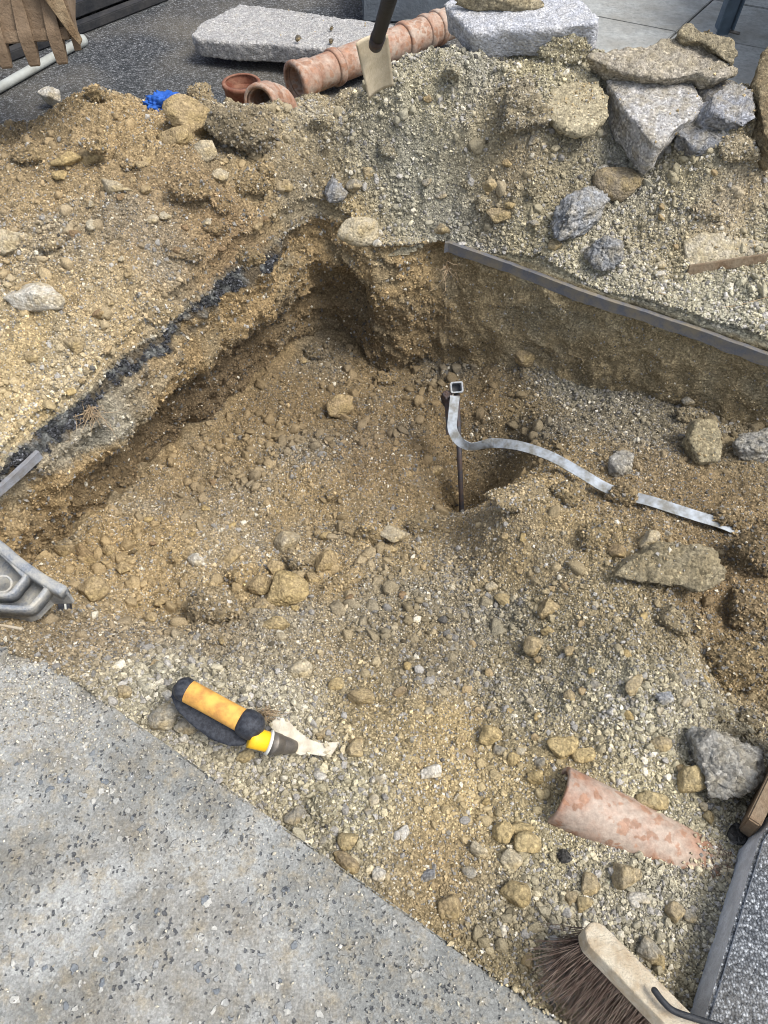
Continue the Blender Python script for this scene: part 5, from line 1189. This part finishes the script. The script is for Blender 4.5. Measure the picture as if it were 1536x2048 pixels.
# ------------------------------------------------------------------ stones and clods one by one
ST = [
 # left heap
 (380,236,62,84,70,'tan','tall tan boulder on the crest of the left heap',{}), (360,275,58,52,35,'tan','tan rock leaning below the tall boulder on the crest',{}),
 (482,252,112,92,10,'dclod','big dark rough clay lump on the left heap crest',dict(sink=.1)), (398,197,46,56,60,'gclod','rough grey lump behind the tall boulder on the crest',{}),
 (430,228,70,50,0,'gclod','knobbly earth lump between the boulder and the dark clay lump',{}), (412,300,46,38,10,'pale','pale rounded stone below the tall boulder',{}),
 (193,292,52,32,10,'clod','brown clod highest in the upper left of the left heap',{}), (181,316,40,28,0,'tan','tan stone just under the highest brown clod',{}),
 (137,319,56,30,-5,'yellow','yellowish flat stone in the upper left of the left heap',{}), (125,350,32,20,0,'yellow','small yellow stone below the yellowish flat stone',{}),
 (230,374,62,26,25,'pale','long pale sloping stone in the middle of the left heap',{}), (440,353,30,26,0,'pale','small pale angular stone below the dark clay lump',{}),
 (380,378,42,70,80,'clod','upright brown clod in the middle of the left heap',{}), (500,366,90,48,15,'clod','wide lumpy clod at the right of the left heap',{}),
 (305,439,22,16,0,'pale','tiny pale pebble at the centre of the left heap',{}), (440,404,44,42,0,'clod','round clod below the small pale angular stone',{}),
 (16,484,94,40,10,'pale','broad pale clod cut by the left picture edge',{}), (105,486,38,32,0,'clod','round clod beside the broad pale clod at left',{}),
 (375,505,72,36,5,'clod','flattened clod just above the left pit rim',{}), (77,595,114,50,14,'white','long white stone lying on the left heap',dict(sink=.18)),
 (150,686,38,28,10,'tan','tan stone right below the long white stone',{}), (64,714,26,22,0,'tan','small round stone lower left of the long white stone',{}),
 (320,621,60,46,0,'clod','crumbly clod close above the black asphalt rim',{}), (178,576,22,13,0,'pale','small flat pale chip right of the long white stone',{}),
 (103,191,28,32,20,'white','single white stone lying on the asphalt',dict(sink=.05)), (195,190,40,36,0,'dclod','dark clod on the far left crest against the asphalt',{}),
 (500,514,54,30,30,'clod','lump of earth overhanging the rim near the far corner',{}), (430,455,60,36,0,'clod','low clod in the lower right of the left heap',{}),
 (260,330,34,24,0,'clod','small clod right of the tan stone on the upper left heap',{}), (60,310,70,36,-10,'clod','brown clod at the far upper left of the heap',{}),
 # centre and right heap
 (670,384,42,46,0,'bluegrey','blue grey concrete lump on the soil between the heaps',dict(sink=.15)), (741,350,16,34,90,'tan','narrow upright tan stone right of the blue grey lump',{}),
 (708,371,30,26,0,'greystone','grey round stone just right of the blue grey lump',{}), (717,457,62,44,10,'pale','pale flat boulder at the far corner of the pit rim',dict(sink=.2)),
 (756,467,20,18,0,'white','white chip right of the pale flat boulder at the corner',{}), (755,486,15,12,0,'white','smaller white chip below the other at the pit corner',{}),
 (570,373,28,20,0,'tan','small tan stone in the valley between the heaps',{}), (530,345,36,30,0,'clod','clod left of the small tan stone between the heaps',{}),
 (1163,424,120,62,-42,'bluegrey','pointed grey concrete lump in the middle of the right heap',dict(sink=.12, flat=1.2)), (1212,499,72,66,0,'bluegrey','squat grey concrete lump just above the edge strip',dict(sink=.12)),
 (1233,364,74,58,-25,'brown','smooth brown rock right above the pointed grey lump',dict(sink=.2)), (996,430,46,26,5,'tan','flat orange tan brick fragment on the lower right heap',{}),
 (977,370,26,24,0,'tan','small tan stone above the flat brick fragment',{}), (968,408,34,30,0,'gclod','grey clod just left of the flat brick fragment',{}),
 (1018,411,20,12,0,'yellow','little yellow stone above the flat brick fragment',{}), (882,459,30,24,0,'tan','tan stone beside the upper end of the edge strip',{}),
 (1107,492,26,24,0,'tan','tan stone left of the squat grey lump',{}), (1285,365,26,20,0,'tan','small reddish stone right of the smooth brown rock',{}),
 (1208,341,14,22,90,'white','small white pebble above the smooth brown rock',{}), (1044,222,92,96,70,'clod','large lumpy clod left of the mortar crust',dict(sink=.3)),
 (1073,372,46,40,0,'gclod','grey brown clod in the middle of the right heap',{}), (905,142,32,30,0,'clod','lump of soil under the tilted white slab',{}),
 (1130,92,80,50,0,'clod','lumpy soil crest right below the tilted white slab',{}), (1416,425,54,28,10,'gclod','low clod in the far right heap',{}),
 (1321,549,20,13,0,'white','small white stone left of the dark lath',{}), (1322,530,22,14,0,'pale','pale stone above the small white one near the lath',{}),
 (1175,500,26,20,0,'white','small white stone left side of the squat grey lump',{}), (1480,300,70,40,0,'clod','crumbly clod on the far right heap crest',{}),
 (940,370,40,36,0,'dclod','dark clod on the lower centre heap',{}), (780,300,40,36,0,'dclod','dark brown clod on the centre slope below the shovel',{}),
 (690,200,70,34,-25,'clod','clod ridge left of the shovel blade',{}), (655,248,60,30,-10,'clod','low clod ridge behind the valley below the pipe',{}),
 (1015,6,90,26,0,'clod','lump of yellow soil on top of the tilted white slab',dict(cat='soil lump')),
 # pit
 (680,809,48,56,60,'tan','angular tan stone alone on the far pit floor',dict(sink=.12)), (1046,711,40,42,0,'tan','round stone on the far right slope under the edge strip',{}),
 (1032,690,24,18,0,'greystone','small grey stone behind the round stone on the slope',{}), (625,702,44,34,0,'dclod','dark clod in the undercut at the far pit corner',{}),
 (605,722,18,14,0,'tan','small stone below the dark clod in the undercut',{}), (1008,682,14,12,0,'greystone','tiny grey stone left of the round stone on the slope',{}),
 (1375,803,16,22,90,'greystone','small upright grey stone at the base of the right wall',{}), 
 (1380,832,66,34,0,'gclod','pale clod behind the upright pale stone block',{}), (1526,890,56,84,80,'grey','grey concrete lump cut off at the right edge',{}),
 (1245,930,44,50,60,'grey','rough grey lump just above the strap on the mound',{}), (1038,998,118,58,-10,'gclod','pale crusty lump under the strap left on the mound',dict(sink=.35)),
 (1135,985,84,56,20,'dclod','dark gravelly lump under the middle of the strap',dict(sink=.35)), (871,941,28,20,0,'tan','tan stone left of the steel rod',{}),
 (1246,984,66,46,0,'clod','clod of earth burying the strap',dict(sink=-.05)), (790,1071,54,38,-20,'pale','pale stone at the lower pit just left of the rod foot',dict(sink=.2)),
 (779,1098,26,18,0,'tan','small stone under the pale stone by the rod foot',{}), (745,1068,38,60,75,'clod','upright clod left of the pale stone near the rod foot',{}),
 (850,1050,70,44,-25,'dclod','dark clod right at the foot of the steel rod',{}), (895,985,60,50,0,'dclod','dark lump behind the foot of the steel rod',{}),
 (1183,1072,46,54,50,'dclod','dark grey lump on the mound left of the big boulder',{}), (1300,1080,26,40,70,'pale','pale upright stone above the big boulder',{}),
 (1232,1103,34,32,0,'brown','round brown stone left of the pale upright stone',{}), (1010,1072,22,16,0,'tan','small tan stone on the upper mound',{}),
 (984,1173,26,19,0,'pale','small pale pebble on the mound, upper left of the yellow one',{}),
 (1007,1202,36,24,30,'yellow','oval yellow stone on the middle of the mound',{}), (1095,1218,34,42,70,'tan','egg shaped tan stone on the middle of the mound',{}),
 (1096,1262,28,20,30,'yellow','small yellow stone below the egg shaped stone',{}), (1068,1292,36,36,0,'tan','squarish tan stone in the middle of the gravel mound',{}),
 (1140,1303,26,18,0,'tan','flat tan stone right of the squarish one',{}), (1348,1236,62,52,0,'gclod','clod just under the biggest boulder',{}),
 (1388,1248,52,40,40,'dclod','dark clod below the right end of the biggest boulder',{}), (1268,1371,50,24,-52,'tan','long slanting tan stone on the lower mound',{}),
 (1138,1393,22,22,0,'tan','small round stone left of the long slanting one',{}), (796,1385,36,20,-10,'brown','flat brown stone in front of the pit slope',{}),
 (980,1470,44,32,0,'yellow','rounded yellow stone at the foot of the mound',dict(sink=.15)), (1129,1495,60,36,-5,'yellow','large yellowish stone above the buried clay pipe',dict(sink=.15)),
 (1168,1508,42,26,-5,'yellow','yellow stone touching the large yellowish stone',{}), (1026,1519,22,22,0,'yellow','small yellow stone right of the rounded yellow one',{}),
 (1322,1485,36,26,0,'tan','tan stone left of the big concrete lump at right',{}), (1446,1528,124,104,20,'grey','big rounded grey concrete lump beside the brown board',dict(sink=.15, name='concrete_lump')),
 (1455,1458,78,36,5,'gclod','flat pale clod on top of the big grey lump',{}), (1438,1424,48,36,10,'clod','yellow brown clod above the flat pale clod',{}),
 (1384,1557,50,50,40,'yellow','yellow round stone touching the big grey lump on its left',dict(sink=.15)), (1418,1612,20,12,0,'bluegrey','small blue grey chip below the big grey lump',{}),
 (1417,1634,20,20,0,'yellow','small yellow pebble below the blue grey chip',{}), (1327,1396,30,24,0,'bluegrey','small blue white concrete chip on the right mound',{}),
 (1484,1328,130,86,-15,'clod','massive block of brown earth at the right edge of the mound',dict(sink=.08)), (1512,1112,80,76,10,'dclod','dark crumbly earth lump at the right edge below the strap',dict(sink=.1)),
 (1500,1215,90,70,10,'clod','brown earth lump under the dark crumbly lump at right',{}), (1495,1440,46,40,0,'dclod','dark clod at right between the board and mound',{}),
 (1468,1040,80,50,0,'clod','clod where the short strap end disappears',{}),
 # lower pit cluster
 (570,1184,76,68,15,'yellow','biggest rounded yellow boulder in the lower pit cluster',dict(sink=.12, cuts=11)), (523,1171,42,50,80,'tan','tan stone touching the left side of the rounded yellow boulder',{}),
 (428,1216,112,70,10,'clod','wide rough clod left of the lower pit boulders',dict(sink=.1)), (486,1152,66,50,-10,'clod','clod above the wide rough clod',{}),
 (549,1134,34,30,0,'tan','stone just above the rounded yellow boulder',{}), (625,1156,30,24,0,'tan','small round stone right of the rounded yellow boulder',{}),
 (682,1164,104,44,-28,'clod','long slanting clod right of the lower pit boulders',dict(sink=.08)), (600,1120,56,50,0,'gclod','greyish clod in the middle of the lower pit cluster',{}),
 (573,1084,58,40,-60,'pale','white streaked rock at the top of the lower pit cluster',{}), (651,1124,54,36,-50,'tan','slanted tan rock right of the greyish clod',{}),
 (466,1111,56,28,-35,'tan','elongated slanting tan stone left of the pit cluster',{}), (525,1209,34,22,-20,'tan','small oval stone under the tan one touching the boulder',{}),
 (502,1222,24,14,0,'yellow','flat yellow pebble by the wide rough clod',{}), (541,1216,18,16,0,'tan','little pebble at the bottom left of the yellow boulder',{}),
 (181,1178,54,44,0,'tan','solid tan stone beside the cast metal wedge tip',dict(sink=.15)), (249,1137,34,24,-30,'tan','small slanted stone right of the tan stone near the wedge',{}),
 (240,1118,46,16,5,'tan','thin flat stone above the small slanted one',{}), (216,1101,30,26,0,'tan','round stone above the thin flat stone',{}),
 (172,1110,62,24,45,'brown','pointed brown shard near the left wall foot',{}), (128,1100,24,34,100,'tan','upright tan stone at the left wall foot',{}),
 (353,1116,26,22,0,'clod','round clod on the left pit floor',{}), (393,1118,32,26,0,'white','white chalky patch stone on the left pit floor',{}),
 (650,1073,28,20,0,'yellow','bright yellow pebble right of the white streaked rock',{}), (705,1066,26,16,0,'tan','oval tan pebble above the lower pit cluster',{}),
 (425,1273,18,13,0,'pale','tiny pale pebble at the lower pit edge',{}), (450,1281,24,16,0,'yellow','yellow pebble at the lower pit edge',{}),
 (548,1250,66,28,0,'yellow','flat crumbly yellow stone below the rounded boulder',{}), (321,1203,30,20,-10,'tan','small tan stone left of the wide rough clod',{}),
 (670,990,36,22,-10,'clod','clod in the middle of the pit floor',{}), (640,830,22,18,0,'dclod','small clod left of the angular tan stone',{}),
 (770,760,50,24,10,'clod','low clod at the foot of the far wall',{}), (30,1245,60,20,0,'clod','crumb of soil at the left edge of the slab',{}),
 (150,1235,50,26,0,'clod','brown clod between the wedge and the slab',{}), (300,1235,30,20,0,'tan','tan pebble at the top of the near slope',{}),
 # shelf
 (601,1338,40,46,70,'pale','pale stone above the orange handled tool',{}), (646,1468,36,22,-20,'tan','tan stone behind the tool blade',{}),
 (672,1370,32,26,0,'yellow','yellowish stone upper right of the tool',{}), (726,1394,30,46,80,'tan','upright tan stone right of the tool grip',{}),
 (322,1436,46,52,80,'greystone','large grey cobble between slab and black guard',dict(sink=.2)), (372,1450,46,30,10,'greystone','grey cobble half under the black guard',{}),
 (248,1382,22,26,90,'tan','small stone near the slab edge left of the tool',{}), (366,1479,18,22,90,'white','white pebble at the slab edge under the guard',{}),
 (707,1500,32,32,0,'tan','tan stone right of the tool blade tip',{}), (492,1510,24,30,60,'yellow','yellow pebble under the yellow neck of the tool',{}),
 (479,1516,12,16,60,'brown','reddish pebble left of the yellow pebble under the tool',{}), (1004,1665,40,34,0,'yellow','round yellow stone left of the buried pipe',dict(sink=.15)),
 (1042,1657,40,26,0,'yellow','flat yellow stone between the round yellow one and the pipe',{}), (1054,1687,48,34,0,'yellow','larger yellow stone right below the flat yellow one',dict(sink=.18)),
 (1024,1718,38,32,20,'pale','pale stone below the trio of yellow stones',{}), (957,1702,24,34,110,'pale','narrow pale stone left of the trio of yellow stones',{}),
 (1032,1787,54,40,0,'yellow','isolated tan yellow stone upper left of the broom',dict(sink=.12)), (901,1814,40,36,20,'tan','tan stone near the lower slab edge',{}),
 (858,1751,30,18,-20,'bluegrey','blue grey chip near the middle of the slab edge',{}), (1250,1752,44,52,70,'tan','tall tan stone below the buried pipe',{}),
 (1178,1771,36,34,0,'tan','angular stone left of the tall tan stone',{}), (1142,1794,26,24,0,'tan','left stone of a small pair above the broom',{}),
 (1166,1807,24,30,60,'yellow','right stone of a small pair above the broom',{}), (1280,1793,52,16,5,'white','thin flat white stone below the buried pipe',{}),
 (1348,1824,30,30,0,'tan','tan stone close to the speckled slab',{}), (1376,1829,26,20,0,'greystone','grey stone touching the tan one by the speckled slab',{}),
 (1297,1903,46,38,20,'greystone','dark grey stone right beside the broom head',{}), (1319,1923,22,22,0,'yellow','small yellow stone beside the dark grey one at the broom',{}),
 (1073,1553,26,34,70,'yellow','yellow stone at the open end of the buried pipe',{}), (1305,1601,56,30,10,'yellow','crumbly yellow clod along the upper side of the pipe',{}),
 (650,1626,62,48,20,'gclod','pale crumbly lump near the upper slab edge',{}), (697,1681,34,38,60,'yellow','yellow stone close to the slab edge middle',{}),
 (592,1630,42,26,-20,'greystone','grey stone at the slab edge left of the pale lump',{}), (692,1725,54,26,30,'brown','brown flat stone tucked against the slab edge',{}),
 (757,1746,26,24,0,'white','white stone close to the brown flat one',{}), (1128,1712,28,22,0,'dark','small black lump below the buried pipe',{}),
 (860,1545,44,26,-25,'white','white crusty stone in the middle of the gravel shelf',{}), (1000,1500,24,18,0,'greystone','small grey stone under the rounded yellow one',{}),
 (1080,1527,20,20,0,'greystone','small grey stone above the pipe end',{}), (808,1990,24,18,0,'dclod','dark clod at the bottom slab edge',{}),
 (1478,1668,40,34,0,'dark','black crumbled asphalt at the corner of the speckled slab',{}),
 (1180,1640+250,22,20,0,'tan','small stone behind the broom head end',{}),
]
for s_ in ST:
    u, v, w, h, rot, kind, label, kw = s_
    kw = dict(kw); cat = kw.pop('cat', {'clod': 'soil lump', 'dclod': 'soil lump', 'gclod': 'soil lump', 'grey': 'concrete lump', 'bluegrey': 'concrete lump', 'dark': 'asphalt lump'}.get(kind, 'stone'))
    o = stone(u, v, w, h, rot, kind, label, cat, **kw)
    if 'on top of the tilted white slab' in label: o.location = tuple(W(1010, 0, .495))
    if label.startswith('block of pale soil'): pass
# blue paint stroke on the block
# small look-alike pebbles, by area
REFS = [(q[0], q[1], q[6]) for q in ST if len(q[6].split()) <= 9 and ' of the ' not in q[6][:8]]
USED = set()
def where(u, v, col):
    cand = sorted(REFS, key=lambda q: (q[0]-u)**2+(q[1]-v)**2)[:6]
    for size in ('', 'small '):
        for ru, rv, rl in cand:
            dx, dy = u-ru, v-rv
            side = ('left of' if dx < 0 else 'right of') if abs(dx) > abs(dy) else ('behind' if dy < 0 else 'in front of')
            l = f'{size}{col} pebble {side} the {rl}'
            if len(l.split()) <= 16 and l not in USED: USED.add(l); return l
    return None
CN = {'tan': 'tan', 'yellow': 'yellowish', 'pale': 'pale', 'white': 'white', 'brown': 'brown', 'greystone': 'grey'}
def pebbles(n, box, kinds, label, group, s0=.006, s1=.012):
    protos = [rockshape(2000+i, 3, 8, .85, .05) for i in range(4)]
    made = []
    for i in range(n):
        u, v = random.uniform(*box[0]), random.uniform(*box[1]); p, d = hit(u, v)
        if inside(near_poly, np.array([p[0]]), np.array([p[1]]))[0] or inside(right_poly, np.array([p[0]]), np.array([p[1]]))[0]: continue
        P, F = protos[i % 4]; s_ = random.uniform(s0, s1)
        o = mk('pebble', P*np.array([s_*random.uniform(1, 1.4), s_, s_*.75]), F, M['stone'])
        z = zground(p[0], p[1], True)[0]
        o.location = (p[0], p[1], z+s_*.35); o.rotation_euler = (random.uniform(-.3, .3), random.uniform(-.3, .3), random.uniform(0, 6.28))
        kd = random.choice(kinds); c = lin(KC[kd][1])*random.uniform(.85, 1.1); o.color = (*c, 1); tag(o, where(u, v, CN[kd]) or label, 'pebble', group)
pebbles(30, ((30, 560), (330, 640)), ['tan', 'pale', 'tan', 'brown'], 'small pebble scattered on the brown heap left of the pit', 'pebbles on the left heap', .008, .015)
pebbles(30, ((820, 1500), (150, 520)), ['tan', 'pale', 'greystone'], 'small pebble scattered on the grey brown heap right of the pit', 'pebbles on the right heap', .008, .015)
pebbles(36, ((220, 850), (880, 1240)), ['tan', 'yellow', 'tan', 'brown'], 'small pebble scattered on the brown pit floor', 'pebbles on the pit floor', .006, .012)
pebbles(46, ((900, 1450), (1000, 1460)), ['tan', 'yellow', 'pale', 'greystone'], 'small pebble scattered on the gravel mound right of the pit', 'pebbles on the mound', .006, .011)
pebbles(84, ((300, 1450), (1330, 1990)), ['tan', 'yellow', 'pale', 'greystone', 'white'], 'small pebble on the trodden gravel between the two concrete slabs', 'pebbles on the gravel shelf', .005, .011)
PP, NN, CC = [], [], []
for V_, F_, c_ in CLODS:                  # crumbs on the clods
    tri_ = V_[F_]; cr_ = np.cross(tri_[:, 1]-tri_[:, 0], tri_[:, 2]-tri_[:, 0]); ar = np.linalg.norm(cr_, axis=1)/2
    n_ = int(min(ar.sum()*42000, 2600)); k = RNG.choice(len(F_), n_, p=ar/ar.sum()); nn = cr_[k]/np.maximum(ar[k]*2, 1e-12)[:, None]
    PP.append(tri_[k].mean(1)); NN.append(nn); CC.append(np.tile(c_, (n_, 1)))
for p_, n_ in CRUMBS:
    if len(p_): PP.append(p_); NN.append(n_); CC.append(np.tile(lin((166, 148, 114)), (len(p_), 1)))
# gravel run onto the buried end of the clay pipe, and dust on the tool blade
f_ = RNG.power(2.6, 1500)*1.0; a_ = RNG.normal(0, .75, 1500); ax_ = D_PIPE; sx_ = np.cross(ax_, [0, 0, 1.]); sx_ /= np.linalg.norm(sx_); ux_ = np.cross(sx_, ax_)
kp_ = RNG.uniform(0, 1, 1500) < np.clip((f_-.72)/.25, .0, 1); f_, a_ = f_[kp_], a_[kp_]
nn_ = np.sin(a_)[:, None]*sx_+np.cos(a_)[:, None]*ux_
PP.append(A_PIPE+ax_*(f_*L_PIPE)[:, None]+nn_*.0555); NN.append(nn_); CC.append(np.tile(lin((176, 164, 138)), (len(f_), 1)))
i_, w_ = RNG.integers(0, len(BLADE), (2, 130)), RNG.uniform(0, 1, (130, 1)); bq = BLADE[i_[0]]*w_+BLADE[(i_[0]+RNG.integers(1, 3, 130)) % len(BLADE)]*(1-w_)
bq = bq[:34]; PP.append(bq+[0, 0, .001]); NN.append(np.tile([0, 0, 1.], (34, 1))); CC.append(np.tile(lin((176, 166, 142)), (34, 1)))
PP, NN, CC = map(np.vstack, (PP, NN, CC))
scatter('clod_crumbs', PP, NN, speckle(PP, CC*1.05, .28, .2, .03), .0016+.005*RNG.power(.25, len(PP)), OCT, 'small crumbs and stones caked on the bigger soil lumps', 'crumbs')
bpy.context.view_layer.update()
print('objects', len(bpy.data.objects), 'verts', sum(len(m.vertices) for m in bpy.data.meshes))
